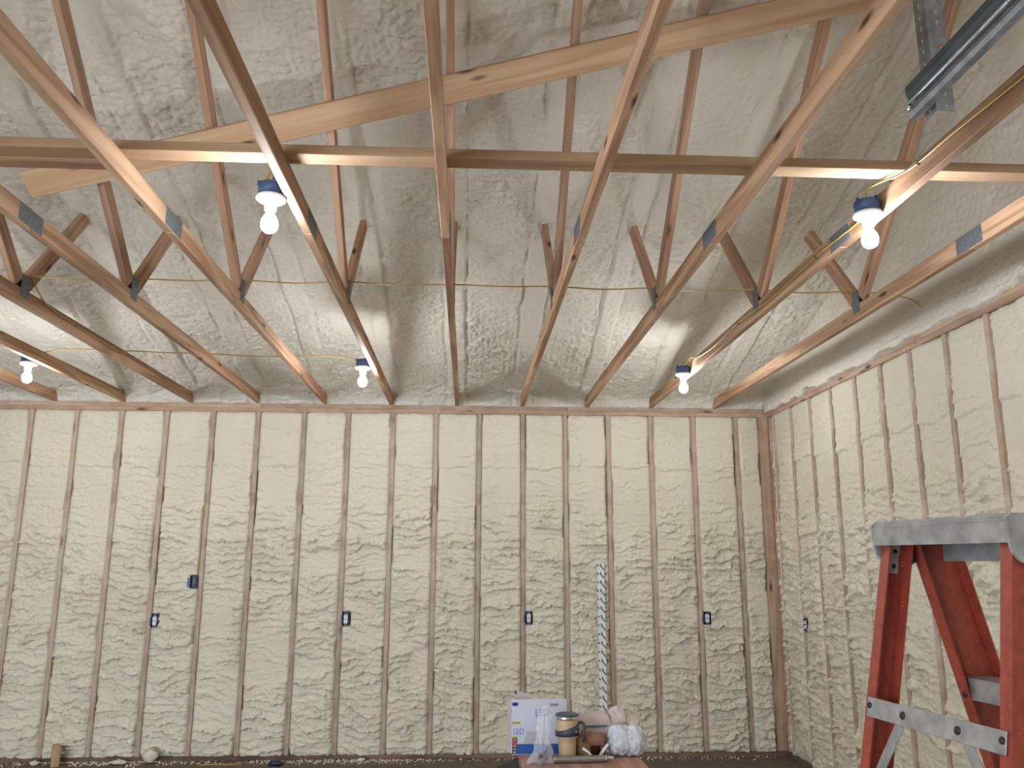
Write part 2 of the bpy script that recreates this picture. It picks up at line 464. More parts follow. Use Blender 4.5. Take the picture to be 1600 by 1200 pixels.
# corner post: the wide face shows
box('corner_post', (6.765, SD / 2, .038 + (PB - .038) / 2), (PB - .038, SD, .088), 'plate_wood', wb, Matrix.Rotation(-math.pi / 2, 3, 'Y'))
for zc in (PB + .019, PB + .057):
    cuts = [ROOM_X0, .55, 3.72, ROOM_X1 + .1] if zc < PB + .03 else [ROOM_X0, 2.05, 4.9, ROOM_X1 + .1]
    for a, b_ in zip(cuts[:-1], cuts[1:]):
        beam('top_plate', (a + .001, SD / 2 - (.004 if zc < PB + .03 else 0), zc), (b_ - .001, SD / 2 - (.004 if zc < PB + .03 else 0), zc), SD, .038, 'plate_wood', wb)
for a, b_ in ((ROOM_X0, 2.6), (2.602, ROOM_X1)):
    beam('bottom_plate', (a, SD / 2 - .004, .019), (b_, SD / 2 - .004, .019), SD + .01, .038, 'dark_wood', wb)

BOXES = [(1.260, 1.147), (2.912, 1.160), (4.530, 1.168), (6.143, 1.163), (1.571, 1.479)]
def foam_panel_back(xa, xb, seed, cell):
    w_ = xb - xa; h_ = PB - .038
    x, z, hg = foam_height(w_, h_, seed, cell, rough=1.0)
    for bx_, bz_ in BOXES:
        hg = np.where((np.abs(xa + x - bx_) < .036) & (np.abs(.038 + z - bz_) < .056), np.minimum(hg, -.062), hg)
    P = np.stack([xa + x, .014 - hg, .038 + z], -1)
    P = np.stack([pad(P[..., k]) for k in range(3)], -1)
    P[0, :, 1] = P[-1, :, 1] = .09; P[:, 0, 1] = P[:, -1, 1] = .09
    return obj('foam_panel', grid_mesh('foam_panel', P), 'foam_wall', wb)
edges = [ROOM_X0 - .02] + studs + [6.74]
for k in range(len(edges) - 1):
    xa = edges[k] + .019; xb = edges[k + 1] - .019
    if xb - xa < .05: continue
    foam_panel_back(xa, xb, 100 + k, .0085 if xb > -.9 else .03)

# ---- right wall (runs towards the camera)
wr = structure('wall_right', (ROOM_X1, 0, 0))
XR = ROOM_X1
box('sheathing', (XR + SD + .008, ROOM_Y0 / 2, PT / 2), (.014, -ROOM_Y0 + .2, PT), 'osb', wr)
ry = [-.14, -.551, -.971, -1.382, -1.800, -2.192, -2.589, -2.996, -3.406] + [-3.406 - S * k for k in range(1, 14)]
for y in ry:
    box('stud', (XR + SD / 2, y, .038 + (PB - .038) / 2), (PB - .038, .038, SD), 'stud_dusty', wr,
        Matrix.Rotation(-math.pi / 2, 3, 'Y'))
box('stud', (XR + SD / 2, -.040, .038 + (PB - .038) / 2), (PB - .038, .030, SD), 'stud_dusty', wr, Matrix.Rotation(-math.pi / 2, 3, 'Y'))
for i, zc in enumerate((PB + .019, PB + .057)):
    cuts = [0, -2.7, -6.1, ROOM_Y0] if i == 0 else [0, -1.2, -4.6, ROOM_Y0]
    for a, b_ in zip(cuts[:-1], cuts[1:]):
        beam('top_plate', (XR + SD / 2 - (.004 if i == 0 else 0), a - .001, zc), (XR + SD / 2 - (.004 if i == 0 else 0), b_ + .001, zc), SD, .038, 'plate_wood', wr)
beam('bottom_plate', (XR + SD / 2 - .004, -.005, .019), (XR + SD / 2 - .004, ROOM_Y0, .019), SD + .01, .038, 'dark_wood', wr)
ye = [-.055] + [None] * 0
bounds = [(-.055, ry[0] + .019)] + [(ry[k] - .019, ry[k + 1] + .019) for k in range(len(ry) - 1)]
for k, (ya, yb) in enumerate(bounds):
    w_ = ya - yb; h_ = PB - .038
    cell = .0085 if yb > -4.9 else .03
    x, z, hg = foam_height(w_, h_, 300 + k, cell, rough=.85, gaps=.62)
    hg = np.where((np.abs(ya - x + .610) < .036) & (np.abs(.038 + z - 1.150) < .056), np.minimum(hg, -.062), hg)
    P = np.stack([XR + .016 - hg, ya - x, .038 + z], -1)
    P = np.stack([pad(P[..., q]) for q in range(3)], -1)
    P[0, :, 0] = P[-1, :, 0] = XR + .09; P[:, 0, 0] = P[:, -1, 0] = XR + .09
    obj('foam_panel', grid_mesh('foam_panel', P), 'foam_wall', wr)

# ---- roof foam: two slopes meeting over the middle of the truss span
RIDGE_Y = -4.57
SL = 0.290; Z0 = 3.205
def roof_z(y): return Z0 + SL * (-y if y > RIDGE_Y else (y + 2 * -RIDGE_Y))
TR = [-1 + 1.5 * k for k in range(12)]           # truss positions in stud spacings: -1 ... 15.5
TX = [t * S for t in TR]
TXALL = [TX[0] - 1.5 * S * k for k in range(4, 0, -1)] + TX

ceil_root = structure('ceiling')
def roof_patch(x0, x1, s0, s1, cell, seed, near):
    """near: profile starts on the wall plate, bends round and climbs the slope"""
    ang = math.atan(SL)
    hv = Z0 - PT + .02
    s = np.linspace(s0, s1, max(4, int((s1 - s0) / cell)))
    xs = np.linspace(x0, x1, max(4, int((x1 - x0) / cell)))
    X, Sx = np.meshgrid(xs, s)
    y = np.where(s < hv, .03 - .042 * s / hv, -.012 - (s - hv) * math.cos(ang))
    z = np.where(s < hv, PT + s, PT + hv + (s - hv) * math.sin(ang))
    for _ in range(60 if near else 0):
        y[1:-1] = (y[:-2] + y[1:-1] * 2 + y[2:]) / 4; z[1:-1] = (z[:-2] + z[1:-1] * 2 + z[2:]) / 4
    ty = np.gradient(y); tz = np.gradient(z); L = np.hypot(ty, tz); ny = -tz / L; nz = ty / L   # towards the room
    A, B, C_, D = (Noise(seed + k) for k in range(4))
    rough = .78 + .35 * sst(.25, .65, A(X / .45 + 9, Sx / .6 + 3))
    wx = X + .02 * B(X / .05, Sx / .05); ws = Sx + .02 * C_(X / .05 + 7, Sx / .05)
    l0 = np.abs(2 * C_(wx / .085 + 14, ws / .065) - 1) ** .6
    l1 = np.abs(2 * A(wx / .048 + 4, ws / .038) - 1) ** .6
    l2 = np.abs(2 * B(wx / .025 + 8, ws / .022) - 1) ** .7
    h = rough * (.010 * l0 + .018 * l1 + .013 * l2) + .004 * C_(X / .012, Sx / .012)
    h += .022 * (D(X / .33, Sx / .55) - .5) + .020 * (A(X / .12 + 3, Sx / .16 + 9) - .5)
    # foam carried round each top chord: a smooth flat-faced rib with creases beside it
    for j, tx in enumerate(TXALL):
        off = .012 * (B(Sx / .3 + j * 5, Sx * 0 + j) - .5)
        d = np.abs(X - tx - off)
        hw = .062 + .022 * (C_(Sx / .22 + j * 3, Sx * 0 + 2.5 * j + (X > tx) * 7) - .5)
        rib = 1 - sst(hw, hw + .022, d)
        h = h * (1 - .40 * rib) + .028 * rib
        h -= .014 * np.exp(-((d - hw - .026) / .010) ** 2) * sst(.35, .6, A(Sx / .12 + j, Sx * 0 + j * 3.3))
    # rough roll of foam along the wall plate
    roll = np.exp(-((Sx - .20) / .16) ** 2)
    h += roll * (.030 * A(X / .07, Sx / .05 + 5) + .014 * B(X / .03, Sx / .025))
    h *= sst(-.002, .02, Sx - s0 + .004) if near else 1
    P = np.stack([X, y[:, None] + ny[:, None] * h, z[:, None] + nz[:, None] * h], -1)
    return grid_mesh('foam_roof', P, flip=False)
smax = (-RIDGE_Y) / math.cos(math.atan(SL)) + .14
obj('roof_foam', roof_patch(-1.4, 6.83, 0.0, smax, .0095, 11, True), 'foam_roof', ceil_root)
# the rest of the roof, coarser: left end and the slope above and behind the camera
obj('roof_foam', roof_patch(ROOM_X0 - .02, -1.4, 0.0, smax, .035, 11, True), 'foam_roof', ceil_root)
def back_slope():
    ys = np.linspace(RIDGE_Y + .04, ROOM_Y0, 130); xs = np.linspace(ROOM_X0 - .02, 6.76, 280)
    X, Y = np.meshgrid(xs, ys); A = Noise(51); B = Noise(52)
    Zb = Z0 + SL * (Y - 2 * RIDGE_Y) - .025 * A(X / .1, Y / .1) - .02 * B(X / .3, Y / .4)
    for tx in TXALL: Zb = Zb - .05 * (1 - sst(.05, .09, np.abs(X - tx)))
    return grid_mesh('foam_roof', np.stack([X, Y, Zb], -1))
obj('roof_foam', back_slope(), 'foam_roof', ceil_root)
# roof deck above the foam keeps daylight out
for sgn in (0, 1):
    ya, yb = (.35, RIDGE_Y) if sgn == 0 else (RIDGE_Y, ROOM_Y0 - .3)
    za = Z0 + .22 - SL * .35 if sgn == 0 else roof_z(RIDGE_Y) + .22
    zb = roof_z(RIDGE_Y) + .22 if sgn == 0 else Z0 + .22 - .08
    p0 = Vector(((ROOM_X0 + XR) / 2, ya, za)); p1 = Vector(((ROOM_X0 + XR) / 2, yb, zb))
    beam('roof_deck', p0, p1, XR - ROOM_X0 + .5, .03, 'osb', ceil_root)

beam('eave_blocking', (ROOM_X0 - .1, .115, PT + .13), (XR + .12, .115, PT + .13), .03, .30, 'osb', ceil_root)  # unseen board added to stop daylight leaking in above the plate

# gable foam above the right wall plate
def gable():
    ys = np.concatenate([np.linspace(-.02, -4.6, 480), np.linspace(-4.62, ROOM_Y0 + .02, 120)]); t = np.linspace(0, 1, 130)
    Y, T = np.meshgrid(ys, t ** 1.5)
    top = np.where(Y > RIDGE_Y, Z0 + SL * -Y, Z0 + SL * (Y - 2 * RIDGE_Y)) + .03
    A = Noise(71); B = Noise(72); C_ = Noise(73)
    bot = PT - .022 - .022 * sst(.35, .8, A(Y / .14, Y * 0 + 3)) - .012 * C_(Y / .022, Y * 0 + 8) + .030 * sst(.5, .75, B(Y / .35 + 3, Y * 0))
    Zg = bot + (top - bot) * T
    l = 1 - np.abs(2 * A(Y / .05, Zg / .04) - 1)
    lo = np.exp(-((Zg - PT) / .10) ** 2)
    l2 = 1 - np.abs(2 * B(Y / .024, Zg / .02) - 1)
    h = .010 * l + .007 * l2 + .04 * (C_(Y / .5, Zg / .3) - .3) + lo * (.009 * B(Y / .06, Zg / .05) + .008 * l2) + .014
    h = h * sst(0, .03, T) - .03 * (1 - sst(0, .03, T)) + .001
    h = h + .05 * T ** 3
    return grid_mesh('gable_foam', np.stack([XR + .006 - h, Y, Zg], -1))
obj('gable_foam', gable(), 'foam_roof', wr)
box('gable_sheathing', (XR + .08, ROOM_Y0 / 2, PT + .9), (.014, -ROOM_Y0 + .3, 1.9), 'osb', wr)

# ---- left wall and the wall behind the camera with its open garage doorway
def simple_foam_wall(name, axis, plane, a0, a1, z0, z1, sgn, root, seed):
    us = np.linspace(a0, a1, max(6, int(abs(a1 - a0) / .04))); zs = np.linspace(z0, z1, max(6, int((z1 - z0) / .04)))
    U, Zq = np.meshgrid(us, zs); A = Noise(seed); B = Noise(seed + 1)
    h = .03 * A(U / .15, Zq / .08) + .015 * B(U / .3, Zq / .3)
    P = np.stack([U, plane + sgn * h, Zq], -1) if axis == 'x' else np.stack([plane + sgn * h, U, Zq], -1)
    return obj('foam_panel', grid_mesh('foam', P), 'foam_wall', root)
wl = structure('wall_left', (ROOM_X0, 0, 0))
simple_foam_wall('f', 'y', ROOM_X0, 0, ROOM_Y0, 0, 4.8, 1, wl, 81)
box('sheathing', (ROOM_X0 - .05, ROOM_Y0 / 2, 2.4), (.04, -ROOM_Y0 + .3, 4.8), 'osb', wl)
for k in range(22):
    box('stud', (ROOM_X0 + .005, -.2 - S * k, PB / 2), (PB, .038, .09), 'stud', wl, Matrix.Rotation(-math.pi / 2, 3, 'Y'))
wf = structure('wall_front', (0, ROOM_Y0, 0))
for a, b_, z0, z1 in ((ROOM_X0, DOOR_X0, 0, 3.4), (DOOR_X1, XR, 0, 3.4), (DOOR_X0, DOOR_X1, DOOR_H, 3.4)):
    simple_foam_wall('f', 'x', ROOM_Y0, a, b_, z0, z1, 1, wf, 91)
    box('sheathing', ((a + b_) / 2, ROOM_Y0 - .05, (z0 + z1) / 2), (b_ - a, .06, z1 - z0), 'osb', wf)
for x in (DOOR_X0, DOOR_X1):
    box('door_jamb', (x, ROOM_Y0, DOOR_H / 2), (DOOR_H, .04, .16), 'stud', wf, Matrix.Rotation(-math.pi / 2, 3, 'Y'))
#@@STRUCT_END

# ------------------------------------------------------------------ roof trusses
def plate_mesh_(L, H):
    """toothed connector plate lying in the local XZ plane: shallow ribs pressed into a sheet"""
    n = max(3, int(L / .014)); v = []; f = []
    for i in range(2 * n + 1):
        x = -L / 2 + L * i / (2 * n); d = .0028 if i % 2 else .0012
        v += [(x, -d, -H / 2), (x, -d, H / 2), (x, .001, -H / 2), (x, .001, H / 2)]
    for i in range(2 * n):
        a = i * 4; b_ = a + 4
        f += [(a, b_, b_ + 1, a + 1), (a + 2, a + 3, b_ + 3, b_ + 2), (a, a + 2, b_ + 2, b_), (a + 1, b_ + 1, b_ + 3, a + 3)]
    f += [(0, 1, 3, 2), (8 * n, 8 * n + 2, 8 * n + 3, 8 * n + 1)]
    me = mesh('plate', v, f); me.materials.append(MAT['plate_metal']); return me
PL_SPLICE = plate_mesh_(.20, .078); PL_JOINT = plate_mesh_(.085, .135)

CZ = PT + .0445
def truss(x):
    r = empty('roof_truss', (x, 0, PT))
    jit = random.uniform(-.03, .03)
    sp = -4.16 + jit * .5
    beam('bottom_chord', (x, .10, CZ), (x, sp + .001, CZ), .038, .089, 'truss', r)
    beam('bottom_chord', (x, sp - .001, CZ), (x, ROOM_Y0 - .1, CZ), .038, .089, 'truss', r)
    # webs: short one leans to the wall, long one to the ridge; mirrored beyond the ridge
    for mir in (0, 1):
        def Q(y, z): return (x, y if not mir else 2 * RIDGE_Y - y, z)
        beam('web', Q(-3.01 + jit * .3, PT + .092), Q(-2.24, 4.05), .0375, .089, 'web', r, za=(1, 0, 0)) if False else None
        a = Vector(Q(-2.985 + jit * .3, PT + .125)); b_ = Vector(Q(-2.25, 4.03))
        beam('web', a, b_, .089, .0376, 'web', r, za=(1, 0, 0))
        a = Vector(Q(-3.07 + jit * .3, PT + .125)); b_ = Vector(Q(-4.48, 4.58))
        beam('web', a, b_, .089, .0378, 'web', r, za=(1, 0, 0))
        for s_ in (-1, 1):
            R = Matrix.Rotation(s_ * math.pi / 2, 3, 'Z')
            obj('connector_plate', PL_JOINT, None, r, Matrix.Translation((x + s_ * .0195, Q(-3.02, 0)[1], PT + .105)) @ R.to_4x4())
    for s_ in (-1, 1):
        R = Matrix.Rotation(s_ * math.pi / 2, 3, 'Z')
        obj('connector_plate', PL_SPLICE, None, r, Matrix.Translation((x + s_ * .0195, sp, CZ)) @ R.to_4x4())
    return r
truss_labels = [
    'pine roof truss just beyond the left edge of the photo',
    'pine roof truss whose foam-buried end shows right beside the leftmost small bulb',
    'pine roof truss on the left that carries the leftmost small bulb',
    'pine roof truss second from the left edge, its chord edged with stapled cable',
    'pine roof truss with a splice plate cut by the left edge of the photo',
    'pine roof truss just left of the big near left bulb, splice plate on its side',
    'pine roof truss carrying the big near left bulb and the small middle bulb',
    'pine roof truss seen almost straight along its length, near the middle',
    'pine roof truss right of the middle one, dark scar on its chord',
    'pine roof truss left of the near right bulb, grey splice plate on its left face',
    'pine roof truss carrying both right-hand bulbs with yellow cable along its side',
    'pine roof truss nearest the right wall, ribbed splice plate above the wall studs']
for x, lb in zip(TX, truss_labels):
    tag(truss(x), lb, 'roof truss', 'roof trusses')

# lateral brace laid flat on the chords, two lapped boards, and the sloping brace across the webs
BZ = PT + .089 + .019
o = beam('lateral_brace', (1.35, -4.705, BZ), (6.74, -4.705, BZ), .089, .038, 'brace')
tag(o, 'level pine board running across the tops of the chords, pale and bulb-lit underneath', 'brace board')
o = beam('lateral_brace', (-2.6, -4.612, BZ), (2.62, -4.612, BZ), .089, .038, 'truss')
tag(o, 'level pine board lapped beside the long cross board at the left edge', 'brace board')
p0 = Vector((1.668, -3.545, 3.572)); p1 = Vector((6.20, -4.345, 4.375))
o = beam('diagonal_brace', p0, p1, .138, .038, 'brace', za=(0, -1, -1), ch=.004)
tag(o, 'wide knotty pine board climbing diagonally across the truss webs', 'brace board')

# ------------------------------------------------------------------ lamps
prof_box = [(.0, .052), (.049, .052), (.052, .049), (.052, .0)]
prof_holder = [(.0, -.001), (.057, -.001), (.059, -.006), (.058, -.013), (.050, -.018), (.036, -.022), (.0265, -.030), (.0235, -.046), (.0225, -.058), (.018, -.060)]
prof_bulb = [(.0135, -.056), (.014, -.066), (.0175, -.077), (.0255, -.088), (.0315, -.102), (.0335, -.116), (.0315, -.130), (.026, -.141), (.017, -.1485), (.007, -.152), (.0005, -.153)]
ME_BOX = lathe_mesh(prof_box, 28); ME_BOX.materials.append(MAT['blue_box'])
ME_HOLD = lathe_mesh(prof_holder, 32); ME_HOLD.materials.append(MAT['porcelain'])
ME_BULB = lathe_mesh(prof_bulb, 20); ME_BULB.materials.append(MAT['bulb'])
ME_TAB = box_mesh(.012, .010, .020, .001); ME_TAB.materials.append(MAT['blue_box'])
ME_SCR = lathe_mesh([(.004, 0), (.004, -.002), (.0005, -.003)], 8); ME_SCR.materials.append(MAT['rivet'])
ME_PULL = box_mesh(.018, .008, .003, .0008); ME_PULL.materials.append(MAT['print_grey'])
def lamp(x, y, label, group='bare bulb lampholders'):
    z = PT + .0
    r = empty('ceiling_lamp', (x, y, z))
    T = Matrix.Translation((x, y, z))
    b_ = obj('junction_box', ME_BOX, None, r, T)
    for a in (20, 110, 200, 290):
        an = math.radians(a)
        obj('mounting_tab', ME_TAB, None, b_, Matrix.Translation((x + .050 * math.cos(an), y + .050 * math.sin(an), z + .050)) @ Matrix.Rotation(an, 4, 'Z'))
    h = obj('lampholder', ME_HOLD, None, r, T)
    for s_ in (-1, 1):
        obj('screw', ME_SCR, None, h, Matrix.Translation((x + s_ * .040, y - .006, z - .0195)))
    obj('rating_label', ME_PULL, None, h, Matrix.Translation((x + .026, y - .033, z - .0195)))
    obj('bulb', ME_BULB, None, r, T)
    return tag(r, label, 'lamp', group)
LX = [TX[2] - .019 - .053, TX[6] - .019 - .053, TX[10] - .019 - .053]
LY = [-1.535, -4.52, -7.54]
lamp(LX[1], -4.55, 'large lit bare bulb in white holder on the left, under a truss chord')
lamp(LX[1], -1.575, 'small lit bare bulb above the back wall, left of the middle truss')
lamp(LX[2], -4.53, 'large lit bare bulb on the right, yellow wire looping into its blue box')
lamp(LX[2], -1.50, 'small lit bare bulb above the back wall, right of the middle truss')
lamp(LX[0], -1.56, 'small lit bare bulb at the left edge above the back wall')
lamp(LX[0], -4.52, 'lit bare bulb left of the frame, level with the two large bulbs')  # out of view, added for extra light
for i, x in enumerate(LX):  # unseen row added for its light, repeating the lamp spacing
    lamp(x, LY[2], ['lit bare bulb behind the camera, left of the three there', 'lit bare bulb behind the camera, middle of the three there', 'lit bare bulb behind the camera, right of the three there'][i])
#@@LAMPS_END

# ------------------------------------------------------------------ cables
def cable(name, pts, label, r=.0042):
    # smooth the polyline a little
    q = [Vector(p_) for p_ in pts]; out = []
    for i in range(len(q) - 1):
        a, b_, c, d = q[max(i - 1, 0)], q[i], q[i + 1], q[min(i + 2, len(q) - 1)]
        for k in range(6):
            t = k / 6
            out.append(.5 * ((2 * b_) + (c - a) * t + (2 * a - 5 * b_ + 4 * c - d) * t * t + (3 * b_ - a - 3 * c + d) * t ** 3))
    out.append(q[-1])
    o_ = obj(name, tube_mesh(out, r, 6), 'cable')
    return tag(o_, label, 'cable', 'yellow cables')
pts = []
for k, x in enumerate(TX[1:]):
    pts.append((x, -2.975 + random.uniform(-.01, .01), 3.268))
    if k < len(TX) - 2: pts.append((x + .305, -2.975, 3.256 + random.uniform(-.004, .004)))
pts.append((6.62, -2.96, 3.245)); pts.append((6.73, -2.93, 3.20))
cable('electrical_cable', pts, 'yellow cable strung straight across all trusses through the web joints')
pts = [(LX[0] + .05, -1.55, 3.15), (1.0, -1.56, 3.19), (TX[3], -1.55, 3.186), (1.75, -1.53, 3.180), (TX[4], -1.50, 3.184), (2.35, -1.47, 3.178), (TX[5], -1.46, 3.184), (2.95, -1.45, 3.19), (LX[1] - .06, -1.55, 3.142), (LX[1] - .02, -1.57, 3.13)]
cable('electrical_cable', pts, 'yellow cable from leftmost small bulb to the small bulb left of middle truss')
xs_ = TX[10] - .019 - .006
pts = [(xs_, -7.2, 3.15), (xs_, -6.2, 3.14), (xs_, -5.6, 3.125), (xs_, -5.1, 3.145), (xs_, -4.85, 3.15), (xs_ - .015, -4.74, 3.155), (LX[2] - .005, -4.65, 3.163), (LX[2] - .03, -4.60, 3.152), (LX[2] - .02, -4.56, 3.13)]
cable('electrical_cable', pts, 'yellow cable stapled along the right truss, looping into the near right lamp box')
pts = [(LX[2] + .03, -4.50, 3.13), (xs_, -4.42, 3.12), (xs_, -3.9, 3.13), (xs_, -3.3, 3.115), (xs_, -2.7, 3.14), (xs_, -2.2, 3.125), (xs_, -1.75, 3.15), (xs_ - .01, -1.62, 3.18), (LX[2] - .01, -1.52, 3.155), (LX[2], -1.51, 3.13)]
cable('electrical_cable', pts, 'yellow cable running along the right truss between its two bulbs')
xs_ = TX[3] + .019 + .006
pts = [(xs_, -2.975, 3.27), (xs_, -2.9, 3.21), (xs_, -2.75, 3.155), (xs_, -2.4, 3.14), (xs_, -2.0, 3.135), (xs_, -1.7, 3.14), (xs_, -1.6, 3.16), (xs_ - .01, -1.55, 3.18)]
cable('electrical_cable', pts, 'yellow cable stapled along the second truss from the left, joining the two cross runs')
o = obj('electrical_cable', tube_mesh([(LX[1] - .02, -4.57, 3.13), (LX[1] - .01, -4.58, 3.17), (LX[1] + .02, -4.60, 3.19), (TX[6] - .03, -4.66, 3.20)], .0055, 6), 'cable')
tag(o, 'short yellow cable end dropping into the near left lamp box', 'cable', 'yellow cables')
ST = box_mesh(.012, .007, .016, .0008); ST.materials.append(MAT['rivet'])
for nm, x_, sp in (('electrical_cable.002', TX[10] - .023, ((-5.6, 3.125), (-4.85, 3.15))), ('electrical_cable.003', TX[10] - .023, ((-3.9, 3.13), (-2.7, 3.14), (-1.75, 3.15))), ('electrical_cable.004', TX[3] + .023, ((-2.4, 3.14), (-1.7, 3.14)))):
    for y_, z_ in sp: obj('staple', ST, None, bpy.data.objects[nm], Matrix.Translation((x_, y_, z_)))

# ------------------------------------------------------------------ outlets
def outlet(loc, rotz, label, empty_box=False):
    """local frame: box opening faces -Y, centred on loc"""
    r = empty('outlet_box' if empty_box else 'electrical_outlet', loc, rotz); W = WM[r.name]
    def lp(name, c, s, mat, par=r, ch=.001): return box(name, (0, 0, 0), s, mat, par, None, ch) if False else \
        obj(name, _bm(s, mat, ch), None, par, W @ Matrix.Translation(c))
    w, h, d, t = .060, .100, .07, .003
    if empty_box: w = .062
    lp('box_side', (-w / 2, d / 2 - .012, 0), (t, d, h), 'navy'); lp('box_side', (w / 2, d / 2 - .012, 0), (t, d, h), 'navy')
    lp('box_side', (0, d / 2 - .012, h / 2), (w + t, d, t), 'navy'); lp('box_side', (0, d / 2 - .012, -h / 2), (w + t, d, t), 'navy')
    lp('box_back', (0, d * .28, 0), (w, t, h), 'navy')
    lp('nail_flange', (-w / 2 - .008 if not empty_box else -w / 2 - .014, -.006, -.004), (.014 if not empty_box else .03, .004, .07), 'blue_box')
    if not empty_box:
        y = lp('yoke', (0, -.006, 0), (.020, .002, .106), 'galv')
        for s_ in (-1, 1):
            n = 14; poly = []
            for i in range(n):
                a = 2 * math.pi * i / n
                poly.append((max(-.0165, min(.0165, .0195 * math.cos(a))), .0145 * math.sin(a)))
            f_ = obj('socket', prism_mesh(poly, -.006, .006), 'white_plastic', r, W @ Matrix.Translation((0, -.012, s_ * .0195)))
            for sx in (-.006, .006):
                obj('slot', _bm((.002, .002, .008), 'black', .0002), None, f_, W @ Matrix.Translation((sx, -.0183, s_ * .0195 + .002)))
            obj('slot', _bm((.004, .002, .004), 'black', .001), None, f_, W @ Matrix.Translation((0, -.0183, s_ * .0195 - .007)))
            lp('screw', (0, -.008, s_ * .046), (.006, .004, .006), 'rivet')
        lp('socket_body', (0, .004, 0), (.034, .022, .070), 'white_plastic')
    else:
        W2 = W @ Matrix.Translation((0, -.004, 0))
        obj('wire', tube_mesh([(.015, .02, .04), (.01, .005, .02), (-.006, 0, -.005), (.004, 0, -.03), (.014, .01, -.042)], .003, 6), 'galv', r, W2)
        obj('wire', tube_mesh([(.018, .02, .03), (.012, .0, .005), (.006, 0, -.02), (-.006, .01, -.04)], .0025, 6), 'galv', r, W2)
    return tag(r, label, 'outlet box' if empty_box else 'outlet', None if empty_box else 'wall outlets')
_bmc = {}
def _bm(s, mat, ch):
    k = (tuple(round(q, 5) for q in s), mat, ch)
    if k not in _bmc:
        _bmc[k] = box_mesh(*s, ch=ch); _bmc[k].materials.append(MAT[mat])
    return _bmc[k]
outlet((1.260, 0, 1.147), 0, 'white duplex outlet in blue box at the left, below the empty blue box')
outlet((2.912, 0, 1.160), 0, 'white duplex outlet in blue box, second from the left on the back wall')
outlet((4.530, 0, 1.168), 0, 'white duplex outlet in blue box above the mug and the white carton')
outlet((6.143, 0, 1.163), 0, 'white duplex outlet in blue box on the back wall near the corner')
outlet((1.571, -.004, 1.479), 0, 'empty open blue electrical box with loose wire ends, beside a stud', True)
outlet((XR, -.610, 1.150), -math.pi / 2, 'outlet in blue box on the right wall, second stud from the corner')
# cable showing beside the stud above the empty box
o = obj('electrical_cable', tube_mesh([(1.600, -.004, 1.52), (1.601, -.012, 1.7), (1.597, -.010, 1.95), (1.600, -.012, 2.12), (1.596, .02, 2.16)], .0045, 6), 'cable')
tag(o, 'cable running down the stud side into the empty blue box', 'cable', 'yellow cables')

# ------------------------------------------------------------------ step ladder
LO = Vector((5.215, -5.655, 0)); ang = math.atan2(-.987, .16)        # local X: along the cap towards the camera
lad = empty('step_ladder', LO, ang); LW = WM[lad.name]
def L3(u, v_, z): return LW @ Vector((u, v_, z))       # v: towards the climbing side
def lobj(name, me, mat, par=lad, Ml=None): return obj(name, me, mat, par, LW @ (Ml or Matrix.Identity(4)))
HT = 1.712                                              # underside of cap
def channel(d, fl, t, length):
    """C channel: web of depth d (local Y), flanges fl along +X, length along Z downwards"""
    poly = [(0, -d / 2), (fl, -d / 2), (fl, -d / 2 + t), (t, -d / 2 + t), (t, d / 2 - t), (fl, d / 2 - t), (fl, d / 2), (0, d / 2)]
    n = len(poly)
    v_ = [(a, b_, 0) for a, b_ in poly] + [(a, b_, -length) for a, b_ in poly]
    f = [(i, (i + 1) % n, (i + 1) % n + n, i + n) for i in range(n)]
    f += [(0, 1, 2, 3), (0, 3, 4, 7), (4, 5, 6, 7)]; f += [tuple(q + n for q in reversed(fc)) for fc in f[-3:]]
    me = mesh('rail', v_, f)
    bm = bmesh.new(); bm.from_mesh(me); bmesh.ops.recalc_face_normals(bm, faces=bm.faces); bm.to_mesh(me); bm.free()
    return me
REAR_T, FRONT_T, REAR_B, FRONT_B = -.045, .055, -.36, .60
UT, UB = .222, .30
def rail_mat(s_, front):
    top = Vector((s_ * UT, FRONT_T if front else REAR_T, HT + .03)); bot = Vector((s_ * UB, FRONT_B if front else REAR_B, 0.02))
    z = (top - bot).normalized(); x = Vector((-s_, 0, 0)); x = (x - z * x.dot(z)).normalized(); y = z.cross(x)
    Mx = Matrix((x, y, z)).transposed().to_4x4(); Mx.translation = top
    return Mx, (top - bot).length
for s_ in (-1, 1):
    for front in (0, 1):
        Mx, ln = rail_mat(s_, front)
        rl = lobj('front_rail' if front else 'rear_rail', channel(.122 if front else .070, .036 if front else .034, .004, ln), 'orange', lad, Mx)
        ft = Mx @ Vector((.016, 0, -ln))
        lobj('foot', _bm((.05, .11 if front else .085, .03), 'black', .004), None, lad, Matrix.Translation((ft.x, ft.y, .016)))
def rail_pt(s_, front, z):
    t = (HT + .03 - z) / (HT + .01)
    return Vector((s_ * (UT + (UB - UT) * t), (FRONT_T + (FRONT_B - FRONT_T) * t) if front else (REAR_T + (REAR_B - REAR_T) * t), z))
